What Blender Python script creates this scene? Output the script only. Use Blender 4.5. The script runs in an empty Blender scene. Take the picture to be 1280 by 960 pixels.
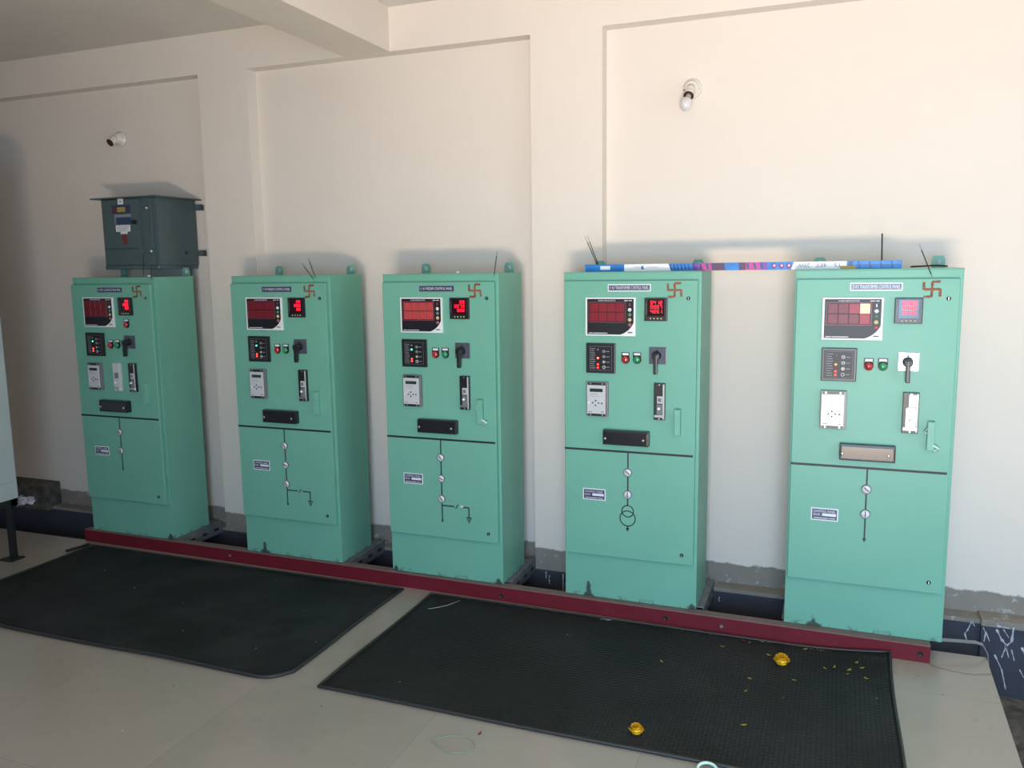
import bpy, bmesh, math, random
from mathutils import Vector, Matrix, noise
random.seed(7)
PI = math.pi
SC = bpy.context.scene
COL = SC.collection

# ------------------------------------------------------------------ materials
def mat(name, col, rough=0.5, metal=0.0, spec=0.5, coat=0.0, emit=None, estr=0.0, var=0.0, vscale=8.0, bump=0.0, bscale=60.0, trans=0.0):
    m = bpy.data.materials.new(name); m.use_nodes = True
    nt = m.node_tree; b = nt.nodes['Principled BSDF']
    b.inputs['Base Color'].default_value = (*col, 1)
    b.inputs['Roughness'].default_value = rough
    b.inputs['Metallic'].default_value = metal
    b.inputs['Specular IOR Level'].default_value = spec
    b.inputs['Coat Weight'].default_value = coat
    b.inputs['Coat Roughness'].default_value = 0.04
    b.inputs['Transmission Weight'].default_value = trans
    if emit:
        b.inputs['Emission Color'].default_value = (*emit, 1)
        b.inputs['Emission Strength'].default_value = estr
    if var or bump:
        tc = nt.nodes.new('ShaderNodeTexCoord')
    if var:
        n = nt.nodes.new('ShaderNodeTexNoise'); n.inputs['Scale'].default_value = vscale; n.inputs['Detail'].default_value = 4
        nt.links.new(tc.outputs['Object'], n.inputs['Vector'])
        r = nt.nodes.new('ShaderNodeMapRange')
        r.inputs['From Min'].default_value = 0.3; r.inputs['From Max'].default_value = 0.7
        r.inputs['To Min'].default_value = 1 - var; r.inputs['To Max'].default_value = 1 + var
        nt.links.new(n.outputs['Fac'], r.inputs['Value'])
        h = nt.nodes.new('ShaderNodeVectorMath'); h.operation = 'SCALE'
        h.inputs[0].default_value = col
        nt.links.new(r.outputs['Result'], h.inputs['Scale'])
        nt.links.new(h.outputs['Vector'], b.inputs['Base Color'])
    if bump:
        n2 = nt.nodes.new('ShaderNodeTexNoise'); n2.inputs['Scale'].default_value = bscale; n2.inputs['Detail'].default_value = 3
        nt.links.new(tc.outputs['Object'], n2.inputs['Vector'])
        bp = nt.nodes.new('ShaderNodeBump'); bp.inputs['Strength'].default_value = bump; bp.inputs['Distance'].default_value = 0.002
        nt.links.new(n2.outputs['Fac'], bp.inputs['Height'])
        nt.links.new(bp.outputs['Normal'], b.inputs['Normal'])
    return m

class NB:                                     # tiny node helper
    def __init__(s, m): s.nt = m.node_tree; s.b = s.nt.nodes['Principled BSDF']
    def n(s, t, **k):
        x = s.nt.nodes.new(t)
        for a, v in k.items(): setattr(x, a, v)
        return x
    def l(s, a, b): s.nt.links.new(a, b)
    def math(s, op, a, b=None, clamp=False):
        x = s.n('ShaderNodeMath', operation=op); x.use_clamp = clamp
        for i, v in enumerate((a, b)):
            if v is None: continue
            if isinstance(v, (int, float)): x.inputs[i].default_value = v
            else: s.l(v, x.inputs[i])
        return x.outputs[0]
    def mix(s, f, a, b):
        x = s.n('ShaderNodeMix', data_type='RGBA')
        if isinstance(f, (int, float)): x.inputs[0].default_value = f
        else: s.l(f, x.inputs[0])
        for i, v in ((6, a), (7, b)):
            if isinstance(v, tuple): x.inputs[i].default_value = (*v, 1)
            else: s.l(v, x.inputs[i])
        return x.outputs[2]
    def noise(s, vec, scale, detail=4, rough=0.5):
        x = s.n('ShaderNodeTexNoise'); x.inputs['Scale'].default_value = scale; x.inputs['Detail'].default_value = detail
        x.inputs['Roughness'].default_value = rough
        s.l(vec, x.inputs['Vector']); return x.outputs['Fac']
    def ss(s, v, a, b):
        x = s.n('ShaderNodeMapRange', interpolation_type='SMOOTHSTEP')
        x.inputs['From Min'].default_value = a; x.inputs['From Max'].default_value = b
        s.l(v, x.inputs['Value']); return x.outputs['Result']

M = {}
PAINT = (0.148, 0.398, 0.305)
def cabinet_paint(name, soot):
    m = mat(name, PAINT, 0.42, spec=0.4)
    q = NB(m); tc = q.n('ShaderNodeTexCoord'); o = tc.outputs['Object']
    sep = q.n('ShaderNodeSeparateXYZ'); q.l(o, sep.inputs[0])
    n1 = q.noise(o, 3.0); c = q.mix(n1, tuple(x * 0.93 for x in PAINT), tuple(x * 1.06 for x in PAINT))
    n2 = q.ss(q.noise(o, 38, 5, 0.65), 0.70, 0.80)
    c = q.mix(q.math('MULTIPLY', n2, 0.12), c, (0.10, 0.22, 0.17))
    if soot:
        st = q.noise(o, 22, 3, 0.6)
        for sx, w, h in soot:
            dx = q.math('ABSOLUTE', q.math('SUBTRACT', sep.outputs['X'], sx))
            dz = q.math('MAXIMUM', sep.outputs['Z'], 0.0)
            d = q.math('ADD', q.math('DIVIDE', dx, w), q.math('DIVIDE', dz, h))
            d = q.math('ADD', d, q.math('MULTIPLY', q.math('SUBTRACT', st, 0.5), 2.2))
            front = q.ss(q.math('MULTIPLY', sep.outputs['Y'], -1.0), -0.03, -0.01)
            f = q.math('MULTIPLY', q.ss(q.math('MULTIPLY', d, -1.0), -1.0, -0.55), front)
            c = q.mix(q.math('MULTIPLY', f, 0.9), c, (0.03, 0.035, 0.035))
    # grime where the base meets the frame
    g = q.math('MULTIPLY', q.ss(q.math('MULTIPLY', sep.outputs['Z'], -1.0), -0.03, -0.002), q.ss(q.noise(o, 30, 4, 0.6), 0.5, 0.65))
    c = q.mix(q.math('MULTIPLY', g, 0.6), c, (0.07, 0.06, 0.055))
    q.l(c, q.b.inputs['Base Color'])
    bp = q.n('ShaderNodeBump'); bp.inputs['Strength'].default_value = 0.06; bp.inputs['Distance'].default_value = 0.001
    q.l(q.noise(o, 160, 2), bp.inputs['Height']); q.l(bp.outputs['Normal'], q.b.inputs['Normal'])
    return m
M['door'] = cabinet_paint('green_door_paint', [])
M['green'] = mat('green_paint', PAINT, 0.42, var=0.05, vscale=20)
M['black'] = mat('black_plastic', (0.012, 0.012, 0.014), 0.35, bump=0.05, bscale=200)
M['gloss'] = mat('black_satin_face', (0.012, 0.013, 0.018), 0.38, spec=0.3)
M['blackgloss'] = mat('black_moulded_cover', (0.012, 0.013, 0.018), 0.22, coat=0.25)
M['tapeblack'] = mat('black_line_tape', (0.012, 0.016, 0.016), 0.5)
M['white'] = mat('white_plastic', (0.72, 0.74, 0.76), 0.35)
M['print'] = mat('white_print', (0.70, 0.72, 0.78), 0.5)
M['greyprint'] = mat('grey_print', (0.22, 0.23, 0.26), 0.5)
M['navy'] = mat('navy_plate', (0.030, 0.038, 0.095), 0.3)
M['window'] = mat('red_acrylic', (0.16, 0.012, 0.022), 0.35, spec=0.3)
M['window_reflect'] = mat('red_acrylic_reflecting', (0.45, 0.055, 0.06), 0.25, coat=0.4)  # bright reflection on the middle panel's windows painted into the red
M['window_sheen'] = mat('red_acrylic_sheen', (0.30, 0.016, 0.030), 0.35, spec=0.3)  # lighter red imitates light reflected off the rightmost panel's windows
M['window_mid'] = mat('red_acrylic_mid', (0.21, 0.016, 0.028), 0.35, spec=0.3)
M['window_lit'] = mat('lit_orange_window', (0.8, 0.25, 0.12), 0.3, emit=(1.0, 0.22, 0.07), estr=1.3)
M['led_digit'] = mat('red_led_digit', (0.5, 0.0, 0.02), 0.4, emit=(1.0, 0.008, 0.03), estr=2.0)
M['led_red'] = mat('lit_red_led', (0.9, 0.05, 0.03), 0.3, emit=(1.0, 0.05, 0.03), estr=3.0)
M['led_orange'] = mat('lit_orange_led', (0.9, 0.2, 0.08), 0.3, emit=(1.0, 0.16, 0.05), estr=3.0)
M['led_green'] = mat('lit_green_led', (0.1, 0.9, 0.3), 0.3, emit=(0.05, 1.0, 0.30), estr=2.2)
M['ledoff'] = mat('unlit_led', (0.20, 0.21, 0.22), 0.3)
M['displayglass'] = mat('dark_display_glass', (0.02, 0.004, 0.007), 0.16, spec=0.4)
M['redlens'] = mat('red_lens', (0.42, 0.012, 0.018), 0.12, coat=1.0)
M['greenlens'] = mat('green_lens', (0.012, 0.26, 0.10), 0.12, coat=1.0)
M['switchplate'] = mat('grey_switch_plate', (0.085, 0.09, 0.125), 0.3, metal=0.2)
M['switchplate_glare'] = mat('glare_switch_plate', (0.60, 0.58, 0.66), 0.22, metal=0.5)  # paler copy for the rightmost panel, reflected doorway put into the colour
M['relaygrey'] = mat('pale_grey_relay_face', (0.50, 0.52, 0.54), 0.35)
M['metal'] = mat('brushed_metal', (0.55, 0.56, 0.58), 0.3, metal=0.9)
M['darkframe'] = mat('relay_case_grey', (0.16, 0.17, 0.18), 0.35)
M['clear'] = mat('glare_relay_cover', (0.66, 0.70, 0.72), 0.26, coat=0.15)  # opaque near-white colour paints in the door glare on the cover glass
M['lcd'] = mat('lcd_glass', (0.028, 0.045, 0.045), 0.12)
M['bluekey'] = mat('blue_key', (0.03, 0.04, 0.14), 0.4)
M['yellowkey'] = mat('cream_key', (0.62, 0.52, 0.26), 0.4)
M['greenkey'] = mat('dull_green_key', (0.10, 0.22, 0.15), 0.4)
M['pinkkey'] = mat('pink_key', (0.36, 0.10, 0.13), 0.4)
M['rust'] = mat('vermilion_paste', (0.23, 0.095, 0.058), 0.8, var=0.35, vscale=90)
M['rustdark'] = mat('dark_vermilion_paste', (0.16, 0.055, 0.022), 0.8, var=0.35, vscale=90)
M['boxgrey'] = mat('slate_enamel', (0.068, 0.104, 0.110), 0.35, var=0.06, vscale=6)
M['yellow'] = mat('yellow_label', (0.33, 0.26, 0.07), 0.5)
M['bluelabel'] = mat('blue_label', (0.028, 0.050, 0.12), 0.5)
M['redlabel'] = mat('red_label', (0.14, 0.028, 0.028), 0.6)
M['porcelain'] = mat('white_porcelain', (0.72, 0.69, 0.64), 0.25, coat=0.5)
M['brownrim'] = mat('brown_holder_bore', (0.06, 0.02, 0.012), 0.5)
M['bulb'] = mat('opal_bulb_glass', (0.66, 0.65, 0.68), 0.15, coat=0.6)
M['panelgrey'] = mat('light_grey_enamel', (0.42, 0.48, 0.48), 0.4, var=0.02)
M['blackmetal'] = mat('black_angle_iron', (0.010, 0.011, 0.012), 0.5)
M['incense'] = mat('charcoal_incense', (0.018, 0.015, 0.013), 0.9)
M['bamboo'] = mat('bamboo_core', (0.16, 0.11, 0.07), 0.8)
M['rail'] = mat('grey_galvanised_channel', (0.17, 0.18, 0.20), 0.55, metal=0.3, var=0.25, vscale=14)
M['marigold'] = mat('marigold_petals', (0.86, 0.53, 0.012), 0.7, var=0.2, vscale=60)
M['petal'] = mat('yellow_petal', (0.60, 0.46, 0.10), 0.7)
M['pink'] = mat('pink_petal', (0.50, 0.05, 0.22), 0.7)
M['crumb'] = mat('white_crumb', (0.75, 0.76, 0.78), 0.7)
M['darkcrumb'] = mat('dark_crumb', (0.06, 0.05, 0.045), 0.8)
M['thread'] = mat('green_thread', (0.22, 0.36, 0.28), 0.5)
M['tie'] = mat('clear_cable_tie', (0.42, 0.44, 0.46), 0.4)
M['ringgreen'] = mat('pale_green_plastic', (0.50, 0.72, 0.62), 0.25, coat=0.5)
M['cblue'] = mat('carton_blue', (0.010, 0.18, 0.58), 0.4, var=0.2, vscale=30)
M['cbluedark'] = mat('carton_dark_blue', (0.008, 0.06, 0.22), 0.4)
M['cpink'] = mat('carton_magenta', (0.46, 0.045, 0.24), 0.4)
M['cviolet'] = mat('carton_violet', (0.16, 0.045, 0.36), 0.4)
M['cbrown'] = mat('carton_maroon', (0.12, 0.022, 0.055), 0.4)
M['cwhite'] = mat('carton_white', (0.76, 0.77, 0.80), 0.45)
M['cyellow'] = mat('carton_mustard', (0.45, 0.30, 0.03), 0.5)
M['strip'] = mat('galvanised_strip', (0.27, 0.28, 0.29), 0.4, metal=0.5, var=0.1)
M['limewash'] = mat('white_paint_drip', (0.46, 0.49, 0.55), 0.8, var=0.3, vscale=50)
M['plastic_film'] = mat('crumpled_plastic_film', (0.70, 0.68, 0.76), 0.08, coat=1.0)
M['cable'] = mat('black_cable', (0.015, 0.015, 0.016), 0.5)

# wall paint: cream plaster, beige cement band at the foot, blue-black bitumen below the ledge
m = mat('wall_paint', (0.70, 0.64, 0.58), 0.75); M['wall'] = m
q = NB(m); geo = q.n('ShaderNodeNewGeometry'); P = geo.outputs['Position']
sep = q.n('ShaderNodeSeparateXYZ'); q.l(P, sep.inputs[0])
z = sep.outputs['Z']
c = q.mix(q.noise(P, 1.2, 3), (0.70, 0.655, 0.60), (0.76, 0.70, 0.645))
c = q.mix(q.math('MULTIPLY', q.ss(q.noise(P, 26, 4, 0.7), 0.68, 0.8), 0.16), c, (0.45, 0.40, 0.35))
zz = q.math('ADD', z, q.math('MULTIPLY', q.math('SUBTRACT', q.noise(P, 9, 5, 0.7), 0.5), 0.055))
cem = q.mix(q.noise(P, 10, 4), (0.20, 0.18, 0.155), (0.30, 0.27, 0.235))
cem = q.mix(q.ss(q.noise(P, 17, 5, 0.7), 0.60, 0.66), cem, (0.42, 0.42, 0.43))
c = q.mix(q.ss(q.math('MULTIPLY', zz, -1.0), -0.072, -0.060), c, cem)
blu = q.mix(q.noise(P, 6, 4), (0.028, 0.032, 0.048), (0.050, 0.056, 0.080))
c = q.mix(q.ss(q.math('MULTIPLY', z, -1.0), 0.058, 0.062), c, blu)
q.l(c, q.b.inputs['Base Color'])
bp = q.n('ShaderNodeBump'); bp.inputs['Strength'].default_value = 0.25; bp.inputs['Distance'].default_value = 0.002
q.l(q.noise(P, 45, 4, 0.6), bp.inputs['Height']); q.l(bp.outputs['Normal'], q.b.inputs['Normal'])
M['ceil'] = mat('ceiling_paint', (0.68, 0.65, 0.61), 0.8, var=0.03, vscale=3, bump=0.15, bscale=40)
M['beam_paint'] = mat('cream_beam_paint', (0.72, 0.66, 0.60), 0.75, var=0.02, vscale=3, bump=0.15, bscale=40)

# glossy floor tile
m = mat('floor_tile', (0.36, 0.33, 0.29), 0.16, spec=0.5); M['floor'] = m
q = NB(m); geo = q.n('ShaderNodeNewGeometry'); P = geo.outputs['Position']
br = q.n('ShaderNodeTexBrick'); br.offset = 0.0; br.squash = 1.0
mp = q.n('ShaderNodeMapping'); mp.inputs['Location'].default_value = (0.19, 0.33, 0); q.l(P, mp.inputs['Vector'])
q.l(mp.outputs['Vector'], br.inputs['Vector'])
br.inputs['Scale'].default_value = 1.0; br.inputs['Brick Width'].default_value = 0.8; br.inputs['Row Height'].default_value = 0.8
br.inputs['Mortar Size'].default_value = 0.0014; br.inputs['Mortar Smooth'].default_value = 0.1
br.inputs['Color1'].default_value = (0.285, 0.262, 0.23, 1); br.inputs['Color2'].default_value = (0.31, 0.285, 0.25, 1)
br.inputs['Mortar'].default_value = (0.235, 0.215, 0.188, 1)
wv = q.noise(P, 2.2, 6, 0.7)
c = q.mix(q.math('MULTIPLY', q.ss(wv, 0.4, 0.7), 0.5), br.outputs['Color'], (0.34, 0.31, 0.27))
c = q.mix(q.math('MULTIPLY', q.ss(q.noise(P, 11, 4, 0.6), 0.6, 0.72), 0.22), c, (0.22, 0.19, 0.15))
sp3 = q.n('ShaderNodeSeparateXYZ'); q.l(P, sp3.inputs[0])
rx = q.math('SUBTRACT', sp3.outputs['X'], 4.955); ry = q.math('ADD', sp3.outputs['Y'], -0.13)
rad = q.math('SQRT', q.math('ADD', q.math('MULTIPLY', rx, rx), q.math('MULTIPLY', ry, ry)))
ringm = q.ss(q.math('MULTIPLY', q.math('ABSOLUTE', q.math('SUBTRACT', rad, q.math('ADD', 0.215, q.math('MULTIPLY', q.noise(P, 12, 2), 0.03)))), -1.0), -0.011, -0.004)
ringm = q.math('MULTIPLY', ringm, q.ss(q.math('MULTIPLY', sp3.outputs['Y'], -1.0), 0.0, 0.04))
c = q.mix(q.math('MULTIPLY', ringm, 0.5), c, (0.16, 0.115, 0.07))
q.l(c, q.b.inputs['Base Color'])
q.l(q.math('ADD', q.math('MULTIPLY', q.noise(P, 3.5, 4), 0.14), 0.13), q.b.inputs['Roughness'])

# rubber mats
def rubber(name, rib, base):
    m = mat(name, base, 0.62, spec=0.22)
    q = NB(m); geo = q.n('ShaderNodeNewGeometry'); P = geo.outputs['Position']
    c = q.mix(q.ss(q.noise(P, 2.6, 5, 0.65), 0.38, 0.68), base, tuple(x * 2.2 for x in base))
    sp = q.ss(q.noise(P, 46, 3, 0.7), 0.72, 0.80)
    c = q.mix(q.math('MULTIPLY', sp, 0.25), c, (0.10, 0.10, 0.095))
    if rib:
        sep = q.n('ShaderNodeSeparateXYZ'); q.l(P, sep.inputs[0])
        sx = q.math('ABSOLUTE', q.math('SINE', q.math('MULTIPLY', sep.outputs['X'], PI / 0.017)))
        sy = q.math('ABSOLUTE', q.math('SINE', q.math('MULTIPLY', sep.outputs['Y'], PI / 0.021)))
        h = q.math('MULTIPLY', q.math('POWER', sy, 0.35), q.math('POWER', sx, 0.25))
        c = q.mix(h, tuple(x * 0.2 for x in base), q.mix(0.25, c, (0.035, 0.037, 0.036)))
        bp = q.n('ShaderNodeBump'); bp.inputs['Strength'].default_value = 0.8; bp.inputs['Distance'].default_value = 0.003
        q.l(h, bp.inputs['Height']); q.l(bp.outputs['Normal'], q.b.inputs['Normal'])
    else:
        bp = q.n('ShaderNodeBump'); bp.inputs['Strength'].default_value = 0.4; bp.inputs['Distance'].default_value = 0.003
        q.l(q.noise(P, 60, 4, 0.6), bp.inputs['Height']); q.l(bp.outputs['Normal'], q.b.inputs['Normal'])
    q.l(c, q.b.inputs['Base Color'])
    return m
M['mat_plain'] = rubber('plain_rubber', False, (0.0095, 0.0110, 0.0120))
M['mat_rib'] = rubber('ribbed_rubber', True, (0.0100, 0.0110, 0.0120))

# red oxide beam: red face, dusty grey top
m = mat('red_oxide_paint', (0.20, 0.016, 0.022), 0.55, spec=0.3); M['red'] = m
q = NB(m); geo = q.n('ShaderNodeNewGeometry'); P = geo.outputs['Position']
sep = q.n('ShaderNodeSeparateXYZ'); q.l(geo.outputs['True Normal'], sep.inputs[0])
c = q.mix(q.noise(P, 7, 4), (0.105, 0.006, 0.014), (0.165, 0.012, 0.024))
dust = q.mix(q.noise(P, 12, 5, 0.7), (0.13, 0.085, 0.08), (0.20, 0.16, 0.15))
c = q.mix(q.ss(sep.outputs['Z'], 0.3, 0.8), c, dust)
c = q.mix(q.math('MULTIPLY', q.ss(q.noise(P, 30, 4, 0.7), 0.64, 0.72), 0.4), c, (0.14, 0.07, 0.07))
q.l(c, q.b.inputs['Base Color'])
M['trench'] = mat('trench_bitumen', (0.020, 0.022, 0.030), 0.7, var=0.3, vscale=6)
M['rubble'] = mat('rubble_ground', (0.10, 0.09, 0.08), 0.95, var=0.5, vscale=18, bump=1.0, bscale=30)

# ------------------------------------------------------------------ mesh helpers
def link(name, me, mats, parent=None):
    o = bpy.data.objects.new(name, me); COL.objects.link(o)
    for k in (mats if isinstance(mats, (list, tuple)) else [mats]): me.materials.append(M[k])
    if parent: o.parent = parent
    return o
def empty(name, loc=(0, 0, 0), rz=0.0):
    o = bpy.data.objects.new(name, None); COL.objects.link(o)
    o.location = loc; o.rotation_euler = (0, 0, rz); o.empty_display_size = 0.1
    return o
def tag(o, label, cat, group=None, kind=None):
    o['label'] = label; o['category'] = cat
    if group: o['group'] = group
    if kind: o['kind'] = kind
    return o
def struct(o): o['kind'] = 'structure'; return o

class MB:
    def __init__(s): s.bm = bmesh.new(); s.k = 0
    def _fin(s, vs, loc=None, rot=None):
        if rot is not None: bmesh.ops.transform(s.bm, matrix=rot, verts=vs)
        if loc is not None: bmesh.ops.translate(s.bm, vec=loc, verts=vs)
        for f in {f for v in vs for f in v.link_faces}: f.material_index = s.k
    def box(s, x0, x1, y0, y1, z0, z1, bev=0.0, seg=2, rot=None, piv=None):
        r = bmesh.ops.create_cube(s.bm, size=1.0)
        vs = r['verts']
        bmesh.ops.scale(s.bm, vec=(abs(x1 - x0), abs(y1 - y0), abs(z1 - z0)), verts=vs)
        cx, cy, cz = (x0 + x1) / 2, (y0 + y1) / 2, (z0 + z1) / 2
        if bev > 0:
            es = list({e for v in vs for e in v.link_edges})
            g = bmesh.ops.bevel(s.bm, geom=es, offset=bev, segments=seg, affect='EDGES', profile=0.7)
            vs = list({v for f in g['faces'] for v in f.verts} | {v for v in vs if v.is_valid})
        for f in {f for v in vs for f in v.link_faces}: f.material_index = s.k
        bmesh.ops.translate(s.bm, vec=(cx, cy, cz), verts=vs)
        if rot is not None:
            p = Vector(piv if piv else (cx, cy, cz))
            bmesh.ops.transform(s.bm, matrix=Matrix.Translation(p) @ rot @ Matrix.Translation(-p), verts=vs)
        return s
    def cyl(s, c, r, h, axis='Y', n=28, r2=None, bev=0.0):
        """cylinder centred on c, along axis"""
        g = bmesh.ops.create_cone(s.bm, cap_ends=True, segments=n, radius1=r, radius2=r if r2 is None else r2, depth=h)
        vs = g['verts']
        if bev:
            es = [e for e in {e for v in vs for e in v.link_edges} if any(len(f.verts) > 4 for f in e.link_faces)]
            b = bmesh.ops.bevel(s.bm, geom=es, offset=bev, segments=2, affect='EDGES')
            vs = list({v for f in b['faces'] for v in f.verts} | {v for v in vs if v.is_valid})
        R = {'Z': Matrix.Identity(4), 'Y': Matrix.Rotation(PI / 2, 4, 'X'), 'X': Matrix.Rotation(PI / 2, 4, 'Y')}[axis]
        s._fin(vs, c, R)
        return s
    def tube(s, pts, r, n=8, r_end=None, closed=False):
        pts = [Vector(p) for p in pts]; rings = []
        N = len(pts)
        for i, p in enumerate(pts):
            if closed: t = pts[(i + 1) % N] - pts[i - 1]
            else: t = (pts[min(i + 1, N - 1)] - pts[max(i - 1, 0)])
            t.normalize()
            a = Vector((0, 0, 1)) if abs(t.z) < 0.9 else Vector((1, 0, 0))
            u = t.cross(a).normalized(); w = t.cross(u)
            rr = r if r_end is None else r + (r_end - r) * i / max(1, N - 1)
            rings.append([s.bm.verts.new(p + u * rr * math.cos(2 * PI * k / n) + w * rr * math.sin(2 * PI * k / n)) for k in range(n)])
        for i in range(N if closed else N - 1):
            A, B = rings[i], rings[(i + 1) % N]
            for k in range(n):
                f = s.bm.faces.new((A[k], A[(k + 1) % n], B[(k + 1) % n], B[k])); f.material_index = s.k; f.smooth = True
        if not closed:
            for rg in (rings[0], rings[-1]):
                f = s.bm.faces.new(rg); f.material_index = s.k
        return s
    def lathe(s, prof, c, axis=Vector((0, 0, 1)), n=28, ks=None):
        axis = Vector(axis).normalized(); a = Vector((0, 0, 1)) if abs(axis.z) < 0.9 else Vector((1, 0, 0))
        u = axis.cross(a).normalized(); w = axis.cross(u); c = Vector(c); rings = []
        for r, h in prof:
            rings.append([s.bm.verts.new(c + axis * h + (u * math.cos(2 * PI * k / n) + w * math.sin(2 * PI * k / n)) * max(r, 1e-5)) for k in range(n)])
        for i in range(len(rings) - 1):
            A, B = rings[i], rings[i + 1]
            for k in range(n):
                f = s.bm.faces.new((A[k], A[(k + 1) % n], B[(k + 1) % n], B[k])); f.smooth = True
                f.material_index = ks[i] if ks else s.k
        s.bm.faces.new(rings[0]).material_index = ks[0] if ks else s.k
        s.bm.faces.new(rings[-1]).material_index = ks[-1] if ks else s.k
        return s
    def poly(s, pts, y0, y1):
        """prism: outline in x,z extruded from y0 to y1"""
        A = [s.bm.verts.new((x, y0, z)) for x, z in pts]; B = [s.bm.verts.new((x, y1, z)) for x, z in pts]
        fs = [s.bm.faces.new(A), s.bm.faces.new(B[::-1])]
        n = len(pts)
        for i in range(n): fs.append(s.bm.faces.new((A[i], B[i], B[(i + 1) % n], A[(i + 1) % n])))
        for f in fs: f.material_index = s.k
        return s
    def prism(s, pts, z0, z1):
        A = [s.bm.verts.new((x, y, z0)) for x, y in pts]; B = [s.bm.verts.new((x, y, z1)) for x, y in pts]
        fs = [s.bm.faces.new(A), s.bm.faces.new(B[::-1])]
        n = len(pts)
        for i in range(n): fs.append(s.bm.faces.new((A[i], B[i], B[(i + 1) % n], A[(i + 1) % n])))
        for f in fs: f.material_index = s.k
        return s
    def build(s, name, mats, parent=None):
        bmesh.ops.recalc_face_normals(s.bm, faces=s.bm.faces)
        me = bpy.data.meshes.new(name); s.bm.to_mesh(me); s.bm.free()
        return link(name, me, mats, parent)

def text_mesh(lines, parent, m, name='lettering', rot=0.0, y=-0.0, depth=0.0004):
    """lines: (text, x_left, z_base, width, height[, slant]); laid on the plane facing -y"""
    if len(lines) == 1 and lines[0][0] == '-': name = 'printed_line'
    if len(lines) > 1:
        for ln_ in lines: text_mesh([ln_], parent, m, name, rot, y, depth)
        return
    bm = bmesh.new()
    for tx, x, z, w, h in lines:
        cu = bpy.data.curves.new('t', 'FONT'); cu.body = tx; cu.size = 1.0; cu.resolution_u = 2; cu.extrude = 0
        ob = bpy.data.objects.new('t', cu); COL.objects.link(ob)
        dg = bpy.context.evaluated_depsgraph_get(); dg.update()
        me = bpy.data.meshes.new_from_object(ob.evaluated_get(dg))
        bpy.data.objects.remove(ob); bpy.data.curves.remove(cu)
        xs = [v.co.x for v in me.vertices]; ys = [v.co.y for v in me.vertices]
        x0, x1, y0, y1 = min(xs), max(xs), min(ys), max(ys)
        for v in me.vertices:
            u = (v.co.x - x0) / (x1 - x0); t = (v.co.y - y0) / (y1 - y0)
            if rot: u, t = 1 - u, 1 - t
            v.co = Vector((x + u * w, y, z + t * h))
        bm.from_mesh(me); bpy.data.meshes.remove(me)
    r = bmesh.ops.extrude_face_region(bm, geom=list(bm.faces))
    bmesh.ops.translate(bm, vec=(0, -depth, 0), verts=[v for v in r['geom'] if isinstance(v, bmesh.types.BMVert)])
    me = bpy.data.meshes.new(name); bm.to_mesh(me); bm.free()
    return link(name, me, m, parent)

SEG = {'0': 'abcdef', '1': 'bc', '2': 'abged', '3': 'abgcd', '4': 'fgbc', '5': 'afgcd', '6': 'afgedc', '7': 'abc', '8': 'abcdefg', '9': 'abcdfg', '-': 'g'}
def digit(mb, ch, x, z, w, h, y0, y1):
    t = h * 0.15
    R = {'a': (x, x + w, z + h - t, z + h), 'd': (x, x + w, z, z + t), 'g': (x, x + w, z + h / 2 - t / 2, z + h / 2 + t / 2),
         'f': (x, x + t, z + h / 2, z + h), 'b': (x + w - t, x + w, z + h / 2, z + h), 'e': (x, x + t, z, z + h / 2), 'c': (x + w - t, x + w, z, z + h / 2)}
    for s in SEG.get(ch, ''):
        a, b, c, d = R[s]; mb.box(a, b, y0, y1, c, d)

# ------------------------------------------------------------------ room shell
ZF, ZC = -0.078, 3.055
YP, YR = 0.42, 0.51            # pilaster face, recessed wall face
ZT = 2.822
XL, XR, YF = -4.5, 7.2, -5.4
w = MB()
w.box(XL, XR, YR, YR + 0.25, -0.6, ZC)
for a, b in ((-2.5, -2.1), (0.706, 1.067), (2.866, 3.252), (6.1, XR)):
    w.box(a, b, YP, YR + 0.01, -0.04, ZT)
w.box(XL, XR, YP, YR + 0.01, ZT, ZC)
w.box(XL, XR, YP, YR + 0.01, -0.6, -0.04)
wall_back = struct(w.build('wall_back', 'wall'))
struct(MB().box(5.085, XR, 0.398, 0.53, -0.5, -0.03, 0.004).build('trim_1', 'wall'))
# low dark plinth at the foot of the wall, far left
struct(MB().box(XL, -0.86, YP - 0.035, YR, -0.07, 0.125, 0.006).build('baseboard_back', 'rubble'))
struct(MB().box(XL - 0.2, XL, YF, YR, -0.6, ZC).build('wall_left', 'wall'))
# right wall with a window opening; front wall with the entrance opening
WY0, WY1, WZ0, WZ1 = -3.0, -1.3, 0.5, 2.25
w = MB()
w.box(XR, XR + 0.2, YF, WY0, -0.6, ZC).box(XR, XR + 0.2, WY1, YR, -0.6, ZC)
w.box(XR, XR + 0.2, WY0, WY1, -0.6, WZ0).box(XR, XR + 0.2, WY0, WY1, WZ1, ZC)
struct(w.build('wall_right', 'wall'))
DX0, DX1, DZ1 = 3.95, 5.35, 2.35
w = MB()
w.box(2.2, DX0, YF - 0.2, YF, -0.6, ZC).box(DX1, XR, YF - 0.2, YF, -0.6, ZC).box(DX0, DX1, YF - 0.2, YF, DZ1, ZC)
struct(w.build('wall_front', 'wall'))
struct(MB().box(XL, XR, YF, YR, ZC, ZC + 0.15).build('ceiling', 'ceil'))
struct(MB().box(1.748, 2.04, YF, YP, ZT, ZC + 0.01).build('trim_2', 'beam_paint'))
struct(MB().box(5.75, 6.04, YF, YP, ZT, ZC + 0.01).build('trim_3', 'beam_paint'))
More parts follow.
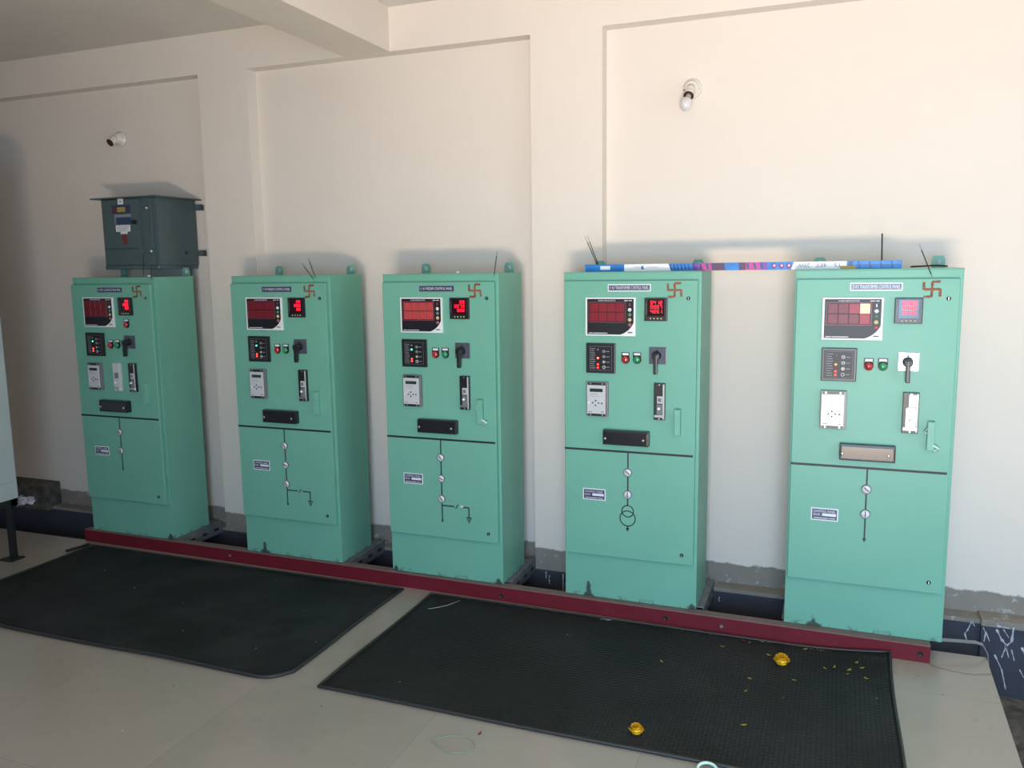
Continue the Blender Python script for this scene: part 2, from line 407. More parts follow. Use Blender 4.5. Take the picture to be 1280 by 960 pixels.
# floor slab with a trench along the wall and a pit at its right end
f = MB().prism([(XL, YF - 1.5), (5.045, YF - 1.5), (5.045, -0.78), (5.062, 0.088), (-0.5, 0.004), (XL, -0.01)], ZF - 0.3, ZF)
f.prism([(6.0, YF - 1.5), (XR, YF - 1.5), (XR, 0.2), (6.0, 0.2)], ZF - 0.3, ZF)
f.prism([(5.045, YF - 1.5), (6.0, YF - 1.5), (6.0, -2.4), (5.045, -2.4)], ZF - 0.3, ZF)
struct(f.build('floor', 'floor'))
bm = bmesh.new()
nx, ny = 110, 40
g = [[bm.verts.new((XL + (XR - XL) * i / nx, -3.0 + 3.44 * j / ny, -0.40 + (0.03 * noise.noise(Vector((i * 0.37, j * 0.4, 0))) + 0.018 * noise.noise(Vector((i * 1.3, j * 1.1, 3)))))) for j in range(ny + 1)] for i in range(nx + 1)]
for i in range(nx):
    for j in range(ny): bm.faces.new((g[i][j], g[i + 1][j], g[i + 1][j + 1], g[i][j + 1]))
me = bpy.data.meshes.new('trench_ground'); bm.to_mesh(me); bm.free()
struct(link('floor_trench', me, 'rubble'))
# ground outside the entrance
struct(MB().box(-4, 14, YF - 12, YF - 1.5, ZF - 0.3, ZF - 0.02).build('floor_outside', 'rubble'))

# paint drips on the trench wall
def drip(pts, r, nm='paint_drip', yy=YP - 0.0005, par=wall_back):
    mb = MB()
    for k in range(len(pts) - 1):
        (x0, z0), (x1, z1) = pts[k], pts[k + 1]
        d = Vector((x1 - x0, z1 - z0)); L = max(d.length, 1e-4); nrm = Vector((-d.y, d.x)) / L
        n = max(2, int(L / 0.006)); up = []; dn = []
        for i in range(n + 1):
            t = i / n; p = Vector((x0, z0)) + d * t
            wv = r * (0.55 + 0.6 * noise.noise(Vector((p.x * 90, p.y * 90, r * 500))) + 0.35 * (t < 0.3))
            wv = max(wv, r * 0.25)
            up.append(p + nrm * wv); dn.append(p - nrm * wv)
        pl = [(a.x, a.y) for a in up] + [(a.x, a.y) for a in dn[::-1]]
        mb.poly(pl, yy - 0.001, yy + 0.001)
    return mb.build(nm, 'limewash', par)
YD = 0.398
for pts, r in (([(5.049, -.052), (5.035, -.096), (5.023, -.118), (5.038, -.166)], .0035), ([(5.049, -.052), (5.062, -.075)], .003)):
    drip(pts, r)
trim1 = bpy.data.objects['trim_1']
for pts, r in (([(5.095, -.068), (5.105, -.096), (5.101, -.136)], .003), ([(5.105, -.086), (5.124, -.132)], .003),
               ([(5.149, -.069), (5.172, -.115), (5.194, -.141), (5.213, -.119), (5.217, -.049)], .0055), ([(5.194, -.141), (5.177, -.203)], .004),
               ([(5.177, -.065), (5.2, -.101)], .003), ([(5.190, -.142), (5.206, -.199)], .004), ([(5.215, -.158), (5.229, -.21)], .003),
               ([(5.148, -.193), (5.181, -.262), (5.203, -.358)], .0035), ([(5.253, -.25), (5.272, -.286)], .003), ([(5.255, -.141), (5.275, -.18)], .006),
               ([(5.15, -.052), (5.20, -.056)], .004)):
    drip(pts, r, yy=YD, par=trim1)
for x, z0, z1 in ((3.03, -.07, -.30), (3.06, -.06, -.22), (3.085, -.065, -.27), (3.10, -.06, -.33), (3.045, -.12, -.25), (2.93, -.07, -.11), (2.95, -.09, -.14), (0.90, -.06, -.10), (3.885, -.09, -.115)):
    drip([(x, z0), (x + random.uniform(-.003, .003), (z0 + z1) / 2), (x, z1)], .003)

# ------------------------------------------------------------------ window and entrance frames (outside the view, they shape the light)
w = MB()
for y in (WY0, (WY0 + WY1) / 2, WY1): w.box(XR + 0.05, XR + 0.11, y - 0.03, y + 0.03, WZ0, WZ1)
for zz_ in (WZ0, WZ1): w.box(XR + 0.05, XR + 0.11, WY0, WY1, zz_ - 0.03, zz_ + 0.03)
struct(w.build('window_1', 'panelgrey'))

# ------------------------------------------------------------------ steel base frame
def beam_y(x): return -0.004 - 0.0105 * (x + 0.06)
xa, xb = -0.062, 4.828
beam = empty('base_beam', ((xa + xb) / 2, 0, ZF))
tag(beam, 'long low red painted steel channel running under all the green panels', 'steel beam')
def bp_(x, y, z): return (x - (xa + xb) / 2, y, z - ZF)
bm = bmesh.new()
sec = [(0.0, ZF), (0.0, -0.004), (0.003, -0.0005), (0.055, -0.0005), (0.055, -0.008), (0.008, -0.008), (0.008, ZF + 0.008), (0.05, ZF + 0.008), (0.05, ZF)]
rings = []
for i in range(41):
    x = xa + (xb - xa) * i / 40
    rings.append([bm.verts.new(bp_(x, beam_y(x) + a, b)) for a, b in sec])
for i in range(40):
    for k in range(len(sec)):
        bm.faces.new((rings[i][k], rings[i + 1][k], rings[i + 1][(k + 1) % len(sec)], rings[i][(k + 1) % len(sec)]))
bm.faces.new(rings[0]); bm.faces.new(rings[-1][::-1])
bmesh.ops.recalc_face_normals(bm, faces=bm.faces)
me = bpy.data.meshes.new('channel'); bm.to_mesh(me); bm.free()
link('channel', me, 'red', beam)
for x, z_, k in ((2.841, -.050, 0), (3.69, -.044, 0), (3.953, -.044, 1), (4.79, -.042, 0), (1.10, -.04, 1)):
    mb = MB(); c = bp_(x, beam_y(x) - 0.0012, z_)
    if k: mb.cyl(c, 0.009, 0.004, 'Y', 6); o = mb.build('bolt', 'rail', beam)
    else:
        mb.lathe([(0.0125, 0), (0.0125, 0.0016), (0.0095, 0.0018), (0.0095, 0.0006), (0.0001, 0.0006)], (c[0], c[1] + 0.0012, c[2]), (0, -1, 0), 20)
        o = mb.build('bolt_hole', 'cable', beam)
PX = [0.0, 1.215, 2.188, 3.177, 4.226]
WB, DB, HB = 0.65, 0.319, 1.6
def rail(x0, x1, lab):
    r = empty('cross_channel', ((x0 + x1) / 2, 0.05, ZF))
    mb = MB(); hx = (x1 - x0) / 2
    mb.box(-hx, hx, 0, 0.369, 0.070, 0.0765).box(-hx, hx, 0, 0.369, 0.004, 0.010).box(hx - 0.006, hx, 0, 0.369, 0.01, 0.071)
    mb.box(-hx, hx, 0.0, 0.04, 0.0, 0.006)
    mb.build('channel', 'rail', r)
    for y in (0.09, 0.20, 0.31):
        MB().box(hx - 0.001, hx + 0.0015, y - 0.020, y + 0.020, 0.030, 0.048, 0.001, 1).build('slot', 'cable', r)
    tag(r, lab, 'steel channel', 'cross channels under the green panels')
ORD = ['leftmost', 'second from left', 'middle', 'second from right', 'rightmost']
for i, x in enumerate(PX):
    rail(x - 0.012, x + 0.05, 'grey steel cross channel under the left edge of the %s green panel' % ORD[i])
    rail(x + WB - (0.045 if i < 4 else 0.12), x + WB + (0.030 if i < 4 else -0.06), 'grey steel cross channel under the right edge of the %s green panel' % ORD[i])

# ------------------------------------------------------------------ control panels
YD_ = -0.025                       # door face, local
def dbox(x0, x1, z0, z1, d, bev=0.0, off=0.0):
    return MB().box(x0, x1, YD_ - off - d, YD_ - off + 0.0005, z0, z1, bev)
def led(par, x, z, key, y):
    MB().lathe([(0.0048, 0), (0.0046, 0.002), (0.003, 0.0035), (0.0005, 0.0042)], (x, y, z), (0, -1, 0), 14).build('indicator_led', key, par)
def keyb(par, x, z, r, key, y, name='push_button', sq=False):
    mb = MB()
    if sq: mb.box(x - r, x + r, y - 0.002, y + 0.0003, z - r * 0.9, z + r * 0.9, 0.0006, 1)
    else: mb.lathe([(r, -0.0003), (r, 0.0015), (r * 0.8, 0.0024), (0.0001, 0.0026)], (x, y, z), (0, -1, 0), 18)
    mb.build(name, key, par)

def cabinet(i, title, kind, soot, dy=0.0, spec=None):
    spec = spec or {}
    root = empty('control_panel', (PX[i], dy, 0.0))
    sx = spec.get('dx', 0.0)
    mname = 'green_body_paint_%d' % i
    M[mname] = cabinet_paint(mname, soot)
    mb = MB().box(0, WB, 0, DB, 0, HB, 0.004, 2)
    mb.box(0.025, WB - 0.025, -0.006, 0.001, 0.235, HB - 0.06, 0.001, 1)           # door gasket frame
    mb.build('body', mname, root)
    # top capping lip
    MB().box(-0.001, WB + 0.001, -0.003, DB, HB - 0.0005, HB + 0.003, 0.001, 1).build('top_plate', 'green', root)
    door = MB().box(0.009, WB - 0.014, YD_, -0.002, 0.225, HB - 0.039, 0.004, 3).build('door', 'door', root)
    for zz_, xx in ((1.480, 0.596), (0.272, 0.583)):
        lk = MB().lathe([(0.0085, 0), (0.0085, 0.003), (0.0065, 0.004), (0.006, 0.002), (0.0001, 0.002)], (xx, YD_ - 0.0, zz_), (0, -1, 0), 20).build('door_lock', 'cable', door)
        MB().box(xx - 0.0015, xx + 0.0015, YD_ - 0.0045, YD_ - 0.001, zz_ - 0.0055, zz_ + 0.0055).build('lock_pin', 'metal', root)
    # handle: folded sheet grip
    h = MB(); hx = 0.556
    h.box(hx - 0.013, hx + 0.015, YD_ - 0.026, YD_ - 0.022, 0.85, 0.972, 0.0015, 1)
    h.box(hx + 0.011, hx + 0.015, YD_ - 0.024, YD_ + 0.001, 0.85, 0.972, 0.001, 1)
    if spec.get('grip') == 'worn':
        h.k = 1; h.tube([(hx + 0.005, YD_ - 0.02, 0.875), (hx + 0.02, YD_ - 0.024, 0.868), (hx + 0.034, YD_ - 0.02, 0.858), (hx + 0.030, YD_ - 0.01, 0.851), (hx + 0.012, YD_ - 0.014, 0.850)], 0.006, 8)
        h.tube([(hx - 0.013, YD_ - 0.02, 0.94), (hx - 0.021, YD_ - 0.012, 0.93), (hx - 0.013, YD_ - 0.018, 0.92)], 0.005, 8)
    h.build('door_handle', ['green', 'ringgreen'], door)
    # divider and mimic diagram
    MB().box(0.008, 0.628, YD_ - 0.0012, YD_ + 0.0005, 0.7475, 0.7575).build('divider_stripe', 'tapeblack', door)
    mm = MB(); mx = 0.322
    def ln(x0, z0, x1, z1, t=0.0032):
        if x0 == x1: mm.box(x0 - t, x0 + t, YD_ - 0.0008, YD_ + 0.0005, min(z0, z1), max(z0, z1))
        else: mm.box(min(x0, x1), max(x0, x1), YD_ - 0.0008, YD_ + 0.0005, z0 - t, z0 + t)
    if kind == 'feeder':
        ln(mx, 0.75, mx, 0.318)
        ln(mx, 0.400, 0.392, 0.400); ln(0.425, 0.400, 0.477, 0.400); ln(0.475, 0.40, 0.475, 0.348)
        mm.poly([(0.396, 0.388), (0.402, 0.388), (0.418, 0.412), (0.412, 0.412)], YD_ - 0.0008, YD_ + 0.0005)
        ln(0.459, 0.346, 0.491, 0.346, 0.003); ln(0.463, 0.336, 0.487, 0.336, 0.0026); ln(0.468, 0.327, 0.482, 0.327, 0.0026)
        mm.cyl((0.475, YD_ - 0.0003, 0.320), 0.003, 0.001, 'Y', 10)
        mm.poly([(mx - 0.007, 0.322), (mx + 0.007, 0.322), (mx, 0.305)], YD_ - 0.0008, YD_ + 0.0005)
        inds = [(0.656, 35), (0.545, 72), (0.436, 40)]
    elif kind == 'cap':
        ln(mx - .006, 0.75, mx - .006, 0.43); mx -= .006
        mm.poly([(mx - 0.007, 0.434), (mx + 0.007, 0.434), (mx, 0.415)], YD_ - 0.0008, YD_ + 0.0005)
        inds = [(0.659, 40), (0.543, 0)]
    elif kind == 'trafo':
        ln(mx, 0.75, mx, 0.490)
        for cz, r in ((0.462, 0.028), (0.426, 0.037)):
            mm.lathe([(r + 0.0028, -0.0003), (r + 0.0028, 0.0008), (r - 0.0022, 0.0008), (r - 0.0022, -0.0003)], (mx, YD_, cz), (0, -1, 0), 40)
            fs = [f for f in mm.bm.faces if len(f.verts) == 40]
            bmesh.ops.delete(mm.bm, geom=fs, context='FACES_ONLY')
        ln(mx, 0.389, mx, 0.372); mm.poly([(mx - 0.009, 0.378), (mx + 0.009, 0.378), (mx, 0.360)], YD_ - 0.0008, YD_ + 0.0005)
        inds = [(0.653, 50), (0.545, 0)]
    else:
        ln(mx, 0.75, mx, 0.435)
        mm.poly([(mx - 0.008, 0.440), (mx + 0.008, 0.440), (mx, 0.420)], YD_ - 0.0008, YD_ + 0.0005)
        inds = [(0.660, 50), (0.550, 0)]
    mm.build('mimic_diagram', 'tapeblack', door)
    for cz, ang in inds:
        ind = MB().lathe([(0.0205, 0), (0.0205, 0.006), (0.0185, 0.008), (0.0172, 0.008), (0.0172, 0.006)], (mx, YD_, cz), (0, -1, 0), 28).build('position_indicator', 'darkframe', root)
        MB().lathe([(0.0172, 0.005), (0.0172, 0.0068), (0.0001, 0.0072)], (mx, YD_, cz), (0, -1, 0), 28).build('indicator_face', 'white', ind)
        MB().box(mx - 0.0022, mx + 0.0022, YD_ - 0.0088, YD_ - 0.0066, cz - 0.0125, cz + 0.0125, rot=Matrix.Rotation(math.radians(-ang), 4, 'Y')).build('pointer', 'bluekey', ind)
    if i == 2:
        MB().poly([(0.424, 0.400), (0.434, 0.397), (0.446, 0.403), (0.440, 0.408), (0.428, 0.406)], YD_ - 0.0014, YD_).build('white_sticker', 'white', door)
    # rating plate
    rp = dbox(0.100, 0.213, 0.503, 0.560, 0.0012, 0.0004).build('rating_plate', 'print', root)
    dbox(0.105, 0.208, 0.508, 0.555, 0.0016).build('plate_face', 'navy', rp)
    dbox(0.147, 0.204, 0.5245, 0.5365, 0.0020).build('number_strip', 'print', rp)
    text_mesh([('CONTROL PANEL', 0.110, 0.540, 0.092, 0.010), ('SR.NO.', 0.110, 0.525, 0.030, 0.010), ('-', 0.112, 0.5130, 0.060, 0.0030), ('-', 0.176, 0.5130, 0.024, 0.0030)], rp, 'print', y=YD_ - 0.0016)
    # title plate
    x0, x1, z0, z1 = (0.224, 0.420, 1.513, 1.544)
    if kind == 'trafo' or kind == 'trafo33': x0, x1, z0, z1 = 0.222, 0.424, 1.512, 1.546
    tp = dbox(x0, x1, z0, z1, 0.0015, 0.0005).build('title_plate', 'print' if 'trafo' in kind else 'greyprint', root)
    e = 0.005 if 'trafo' in kind else 0.0022
    dbox(x0 + e, x1 - e, z0 + e, z1 - e, 0.0020).build('plate_face', 'navy', tp)
    text_mesh([(title, x0 + 0.009, z0 + 0.0095, x1 - x0 - 0.018, z1 - z0 - 0.018)], tp, 'print', y=YD_ - 0.0020, depth=0.0003)
    # auspicious painted mark
    sw = MB(); cx, cz = 0.533, 1.518; a = 0.030; t = 0.0052
    rnd = random.Random(i + 3)
    def stroke(p0, p1, k):
        n = 7; sw.k = k
        d = Vector((p1[0] - p0[0], p1[1] - p0[1])); nn = Vector((-d.y, d.x)).normalized()
        up, dn = [], []
        for j in range(n + 1):
            p = Vector(p0) + d * j / n
            up.append(p + nn * t * rnd.uniform(0.75, 1.2)); dn.append(p - nn * t * rnd.uniform(0.75, 1.2))
        yy = YD_ - 0.0004 - 0.0002 * k - rnd.uniform(0, 0.0002)
        sw.poly([(p.x, p.y) for p in up + dn[::-1]], yy - 0.0005, YD_ + 0.0003)
    stroke((cx, cz - a), (cx, cz + a), 0); stroke((cx - a, cz), (cx + a, cz), 0)
    stroke((cx - 0.001, cz + a), (cx + a, cz + a + 0.001), 1 if i < 3 else 0); stroke((cx + a, cz + 0.002), (cx + a + 0.001, cz - a), 0)
    stroke((cx + 0.001, cz - a), (cx - a, cz - a - 0.001), 1 if i < 3 else 0); stroke((cx - a, cz - 0.002), (cx - a - 0.001, cz + a), 1 if i < 3 else 0)
    sw.build('swastika_mark', ['rust', 'rustdark'], root)
    # ---------------- alarm annunciator
    ax0, ax1, az0, az1 = 0.116 - sx, 0.355 - sx, 1.305, 1.485
    an = MB().box(ax0, ax1, YD_ - 0.010, YD_ + 0.001, az0, az1, 0.002, 2).build('alarm_annunciator', 'white', root)
    y = YD_ - 0.0103
    bx0, bx1, bz0, bz1 = ax0 + 0.009, ax1 - 0.008, az0 + 0.007, az1 - 0.007
    pts = [(bx0, bz0), (bx1 - 0.062, bz0)]
    for k in range(1, 9):
        u = k / 8; pts.append((bx1 - 0.062 + 0.062 * (math.sin(u * PI / 2) * 0.55 + u * 0.45), bz0 + 0.056 * ((1 - math.cos(u * PI / 2)) * 0.55 + u * 0.45)))
    pts += [(bx1, bz1), (bx0, bz1)]
    MB().poly(pts, y - 0.0006, y + 0.0008).build('black_fascia', 'gloss', an)
    gx0, gx1, gz0, gz1 = ax0 + 0.016, ax0 + 0.194, az1 - 0.117, az1 - 0.021
    fr = MB()
    for (p, q_, r, s) in ((gx0, gx1, gz1 - 0.0014, gz1), (gx0, gx1, gz0, gz0 + 0.0014), (gx0, gx0 + 0.0014, gz0, gz1), (gx1 - 0.0014, gx1, gz0, gz1)):
        fr.box(p, q_, y - 0.0012, y, r, s)
    fr.build('window_surround', 'pinkkey', an)
    cw = (gx1 - gx0 - 0.010) / 4; chh = (gz1 - gz0 - 0.008) / 2
    wm = spec.get('win', 'window')
    for c_ in range(4):
        for r_ in range(2):
            key = wm
            if i == 4:
                key = 'window_lit' if (c_, r_) == (3, 1) else ('window_sheen' if (c_ == 3 or (c_, r_) == (2, 1)) else 'window')
            xx = gx0 + 0.005 + c_ * cw; zz_ = gz0 + 0.004 + r_ * chh
            MB().box(xx + 0.0012, xx + cw - 0.0012, y - 0.0024, y, zz_ + 0.0012, zz_ + chh - 0.0012, 0.0008, 1).build('alarm_window', key, an)
    for k, key in enumerate(('pinkkey', 'white', 'greenkey', 'yellowkey', 'pinkkey')):
        zz_ = az1 - 0.034 - k * 0.0232; xx = ax1 - 0.0265
        if k == 0: MB().box(xx - 0.002, xx + 0.002, y - 0.0014, y, zz_ - 0.006, zz_ + 0.007).build('indicator_led', 'pinkkey' if i != 4 else 'white', an)
        else: MB().lathe([(0.0088, 0), (0.0085, 0.0015), (0.0001, 0.002)], (xx, y, zz_), (0, -1, 0), 18).build('push_button', key, an)
    text_mesh([('ALARM ANNUNCIATOR', ax0 + 0.062, az1 - 0.0175, 0.083, 0.0062), ('-', ax1 - 0.052, az1 - 0.0165, 0.018, 0.0032), ('-', ax1 - 0.030, az1 - 0.0165, 0.014, 0.0032), ('-', ax0 + 0.016, az0 + 0.0115, 0.022, 0.003), ('-', ax0 + 0.041, az0 + 0.0115, 0.066, 0.003)], an, 'print', y=y - 0.0006)
    text_mesh([('-', ax1 - 0.036, az0 + 0.015, 0.022, 0.005)], an, 'bluelabel', y=YD_ - 0.0103)
    # ---------------- digital panel meter
    x0, x1, z0, z1 = 0.397 - sx, 0.503 - sx, 1.377, 1.483
    dm = MB().box(x0, x1, YD_ - 0.012, YD_ + 0.001, z0, z1, 0.003, 2).build('digital_meter', 'black', root)
    y = YD_ - 0.0121
    MB().box(x0 + 0.015, x1 - 0.014, y - 0.0006, y + 0.0005, z0 + 0.022, z1 - 0.007, 0.0003, 1).build('display_glass', 'displayglass', dm)
    rows = spec['rows']
    for r_, tx in enumerate(rows):
        mb = MB(); dw, dh = 0.0105, 0.0155
        for k, ch in enumerate(tx):
            if ch == ' ': continue
            digit(mb, ch, x0 + 0.0285 + k * 0.0145, z1 - 0.029 - r_ * 0.0205, dw, dh, y - 0.0012, y - 0.0004)
        mb.build('display_digits', 'led_digit', dm)
    for k in range(4): keyb(dm, x0 + 0.029 + k * 0.0165, z0 + 0.0115, 0.0034, 'yellowkey', y, 'key')
    MB().box(x0 + 0.0085, x0 + 0.0098, y - 0.0004, y + 0.0004, z0 + 0.03, z1 - 0.02).build('scale_print', 'greyprint', dm)
    # ---------------- trip relay with LEDs
    x0, x1, z0, z1 = 0.120 - sx, 0.261 - sx, 1.128, 1.270
    tr = MB().box(x0, x1, YD_ - 0.014, YD_ + 0.001, z0, z1, 0.003, 2).build('alarm_relay', 'black', root)
    y = YD_ - 0.0141
    MB().box(x0 + 0.010, x1 - 0.010, y - 0.0004, y + 0.0004, z0 + 0.010, z1 - 0.010).build('relay_face', 'gloss', tr)
    fr = MB()
    for (p, q_, r, s) in ((x0 + .018, x1 - .016, z1 - .0155, z1 - .0145), (x0 + .018, x1 - .016, z0 + .0145, z0 + .0155), (x0 + .018, x0 + .019, z0 + .015, z1 - .015), (x1 - .017, x1 - .016, z0 + .015, z1 - .015)):
        fr.box(p, q_, y - 0.0008, y, r, s)
    fr.build('border_print', 'greyprint', tr)
    text_mesh([('-', x0 + .022, z1 - .0275 - k * .0102, (.024, .019, .022)[k % 3], .0032) for k in range(10)] + [('-', x0 + .098, z0 + b_, .016, .0034) for b_ in (.102, .077, .052, .028)], tr, 'greyprint', y=y - 0.0004)
    lx = x0 + 0.058
    for k, (dz, key) in enumerate(spec['leds']): led(tr, lx, z0 + dz, key, y - 0.0004)
    led(tr, lx, z0 + 0.112, 'ledoff', y - 0.0004)
    for k, (dz, key) in enumerate(((.104, 'greenkey'), (.079, 'greenkey'), (.054, 'yellowkey'), (.029, 'black'))):
        MB().lathe([(0.0078, -0.0002), (0.0078, 0.0016), (0.0058, 0.002)], (x0 + 0.087, y - 0.0004, z0 + dz), (0, -1, 0), 20).build('button_collar', 'relaygrey' if i == 4 or dz < .03 else 'darkframe', tr)
        keyb(tr, x0 + 0.087, z0 + dz, 0.0045, key, y - 0.0016)
    # ---------------- indicator lamps
    lamps = [(0.308, 1.195, 'redlens'), (0.363, 1.196, 'greenlens')]
    if i == 0: lamps.append((0.437 + sx, 1.322, 'redlens'))
    for lx, lz, key in lamps:
        lx -= sx
        lp = MB(); lp.box(lx - 0.0195, lx + 0.0195, YD_ - 0.003, YD_ + 0.0005, lz + 0.002, lz + 0.034, 0.002, 2)
        lp.cyl((lx, YD_ - 0.0015, lz), 0.0205, 0.003, 'Y', 28)
        lp = lp.build('indicator_lamp', 'black', root)
        MB().box(lx - 0.0145, lx + 0.0145, YD_ - 0.0038, YD_ - 0.002, lz + 0.020, lz + 0.0305, 0.0004, 1).build('name_tag', 'print', lp)
        MB().lathe([(0.0178, 0.002), (0.0178, 0.008), (0.0165, 0.010)], (lx, YD_, lz), (0, -1, 0), 28).build('bezel', 'black', lp)
        MB().lathe([(0.0165, 0.006), (0.0160, 0.012), (0.0125, 0.0165), (0.007, 0.019), (0.0005, 0.0195)], (lx, YD_, lz), (0, -1, 0), 28).build('lens', key, lp)
    # ---------------- selector switch
    kx, kz = 0.457, 1.217
    ss_ = MB().box(0.420 - sx, 0.500 - sx, YD_ - 0.006, YD_ + 0.0005, 1.178, 1.257, 0.002, 2).build('selector_switch', 'switchplate_glare' if i == 4 else 'switchplate', root)
    kx -= sx
    MB().lathe([(0.021, 0.0), (0.021, 0.012), (0.0175, 0.02), (0.0175, 0.034), (0.015, 0.037)], (kx, YD_ - 0.005, kz), (0, -1, 0), 28).build('switch_boss', 'black', ss_)
    hnd = MB().box(kx - 0.0085, kx + 0.0085, YD_ - 0.052, YD_ - 0.030, kz - 0.083, kz + 0.010, 0.004, 2)
    hnd.box(kx - 0.016, kx + 0.016, YD_ - 0.050, YD_ - 0.034, kz - 0.014, kz + 0.013, 0.005, 2)
    hnd = hnd.build('pistol_handle', 'black', ss_)
    MB().poly([(kx - 0.006, kz + 0.022), (kx + 0.006, kz + 0.022), (kx, kz + 0.032)], YD_ - 0.0066, YD_ - 0.005).build('position_mark', 'black', ss_)
    # ---------------- protection relay
    x0, x1, z0, z1 = 0.122 - sx, 0.228 - sx, 0.920, 1.086
    pr = MB().box(x0, x1, YD_ - 0.020, YD_ + 0.001, z0, z1, 0.002, 2).build('protection_relay', 'darkframe', root)
    y = YD_ - 0.0201
    MB().box(x0 + .010, x1 - .013, y - .0005, y + .0005, z1 - .014, z1 - .003).build('terminal_strip', 'black', pr)
    MB().box(x0 + .010, x1 - .013, y - .0005, y + .0005, z0 + .003, z0 + .013).build('terminal_strip', 'black', pr)
    MB().box(x0 + .005, x1 - .011, y - .004, y + .0005, z0 + .014, z1 - .015, .001, 1).build('relay_face', 'clear' if i == 4 else 'relaygrey', pr)
    for sx_ in (x0 + .022, x1 - .026):
        for sz in (z0 + .008, z1 - .008): MB().cyl((sx_, y - .0012, sz), .0035, .0025, 'Y', 12).build('screw', 'metal', pr)
    yy = y - .004
    MB().box(x0 + .019, x1 - .024, yy - .0006, yy + .0005, z1 - .047, z1 - .031).build('lcd_screen', 'lcd', pr)
    kc = (x0 + .048, z0 + .066)
    for dx, dz in ((-.014, 0), (.014, 0), (0, .011), (0, -.011), (.030, -.001)): keyb(pr, kc[0] + dx, kc[1] + dz, .0040, 'bluekey', yy, 'key')
    keyb(pr, x0 + .014, z0 + .066, .0048, 'crumb', yy, 'reset_knob')
    text_mesh([('-', x0 + .012, z0 + .021, .018, .004), ('-', x1 - .032, z0 + .021, .013, .005), ('-', x0 + .02, z1 - .058, .038, .0018), ('-', x0 + .02, z1 - .068, .044, .0018)], pr, 'greyprint', y=yy)
    # ---------------- slim master trip relay
    def slim(x0, x1, face):
        z0, z1 = 0.918, 1.090
        tr = MB().box(x0, x1, YD_ - 0.018, YD_ + 0.001, z0, z1, 0.002, 2).build('trip_relay', 'black' if face != 'pale' else 'relaygrey', root)
        y = YD_ - 0.0181
        MB().box(x1 - .010, x1 - .003, y - .0006, y + .0003, z0 + .004, z1 - .004).build('side_strip', 'relaygrey', tr)
        MB().box(x0 + .016, x1 - .011, y - .004, y + .0003, z0 + .078, z0 + .112, .001, 1).build('flag_window', 'relaygrey' if face != 'pale' else 'darkframe', tr)
        MB().box(x0 + .020, x1 - .016, y - .0046, y - .003, z0 + .086, z0 + .104).build('flag', 'darkframe', tr)
        MB().box(x0 + .014, x1 - .012, y - .003, y + .0003, z0 + .024, z0 + .074, .001, 1).build('lower_face', 'darkframe' if face == 'dark' else 'relaygrey', tr)
        MB().box(x0 + .003, x1 - .004, y - .004, y + .0003, z0 + .012, z0 + .024, .001, 1).build('clamp_bar', 'metal', tr)
        MB().lathe([(.0045, 0), (.0045, .006), (.0068, .008), (.0068, .013), (.004, .015)], ((x0 + x1) / 2, y - .002, z0 + .055), (0, -1, 0), 18).build('reset_knob', 'crumb', tr)
        for sz in (z0 + .006, z1 - .007): MB().cyl(((x0 + x1) / 2, y - .0012, sz), .0035, .0025, 'Y', 12).build('screw', 'metal', tr)
        if face == 'shiny':
            MB().box(x0 + .022, x1 - .004, y - .005, y + .0003, z1 - .06, z1 - .008, .001, 1).build('clear_cover', 'clear', tr)
            MB().box(x0 + .012, x1 - .011, y - .0055, y + .0003, z0 + .026, z0 + .108, .001, 1).build('clear_cover', 'clear', tr)
    slim(0.446 - sx, (0.498 if i < 4 else 0.508) - sx, 'shiny' if i == 4 else 'dark')
    if i == 0: slim(0.314, 0.368, 'pale')
    # ---------------- test terminal block
    x0, x1, z0, z1 = 0.207 - sx * .8, 0.427 - sx * .6, 0.789, 0.859
    tb = MB().box(x0, x1, YD_ - 0.034, YD_ + 0.001, z0, z1, 0.004, 2).build('test_terminal_block', 'black', root)
    MB().box(x0 + .006, x1 - .006, YD_ - .0365, YD_ - .033, z0 + .006, z1 - .010, .002, 2).build('cover', 'blackgloss', tb)
    for xx in (x0 + .012, x1 - .026): MB().lathe([(.006, 0), (.006, .003), (.002, .004)], (xx, YD_ - .036, z0 + .030), (0, -1, 0), 16).build('screw', 'metal', tb)
    # ---------------- lifting lugs
    for lx in ((0.093, 0.585) if i != 0 else (0.097, 0.600)):
        mb = MB()
        pl = [(lx - .027, HB), (lx + .027, HB), (lx + .027, HB + .040), (lx + .018, HB + .056), (lx - .018, HB + .056), (lx - .027, HB + .040)]
        mb.poly(pl, DB - .006, DB)
        lg = mb.build('lifting_lug', 'green', root)
        MB().lathe([(.0115, 0), (.0115, .0006), (.0001, .0008)], (lx, DB - .006, HB + .031), (0, -1, 0), 20).build('lug_hole', 'limewash', lg)
    # small gland on top
    if i in (0, 2):
        MB().lathe([(.012, 0), (.012, .008), (.006, .012), (.0005, .013)], (0.55 if i == 0 else .40, 0.06, HB + .002), (0, 0, 1), 16).build('top_cap', 'crumb', root)
    return root

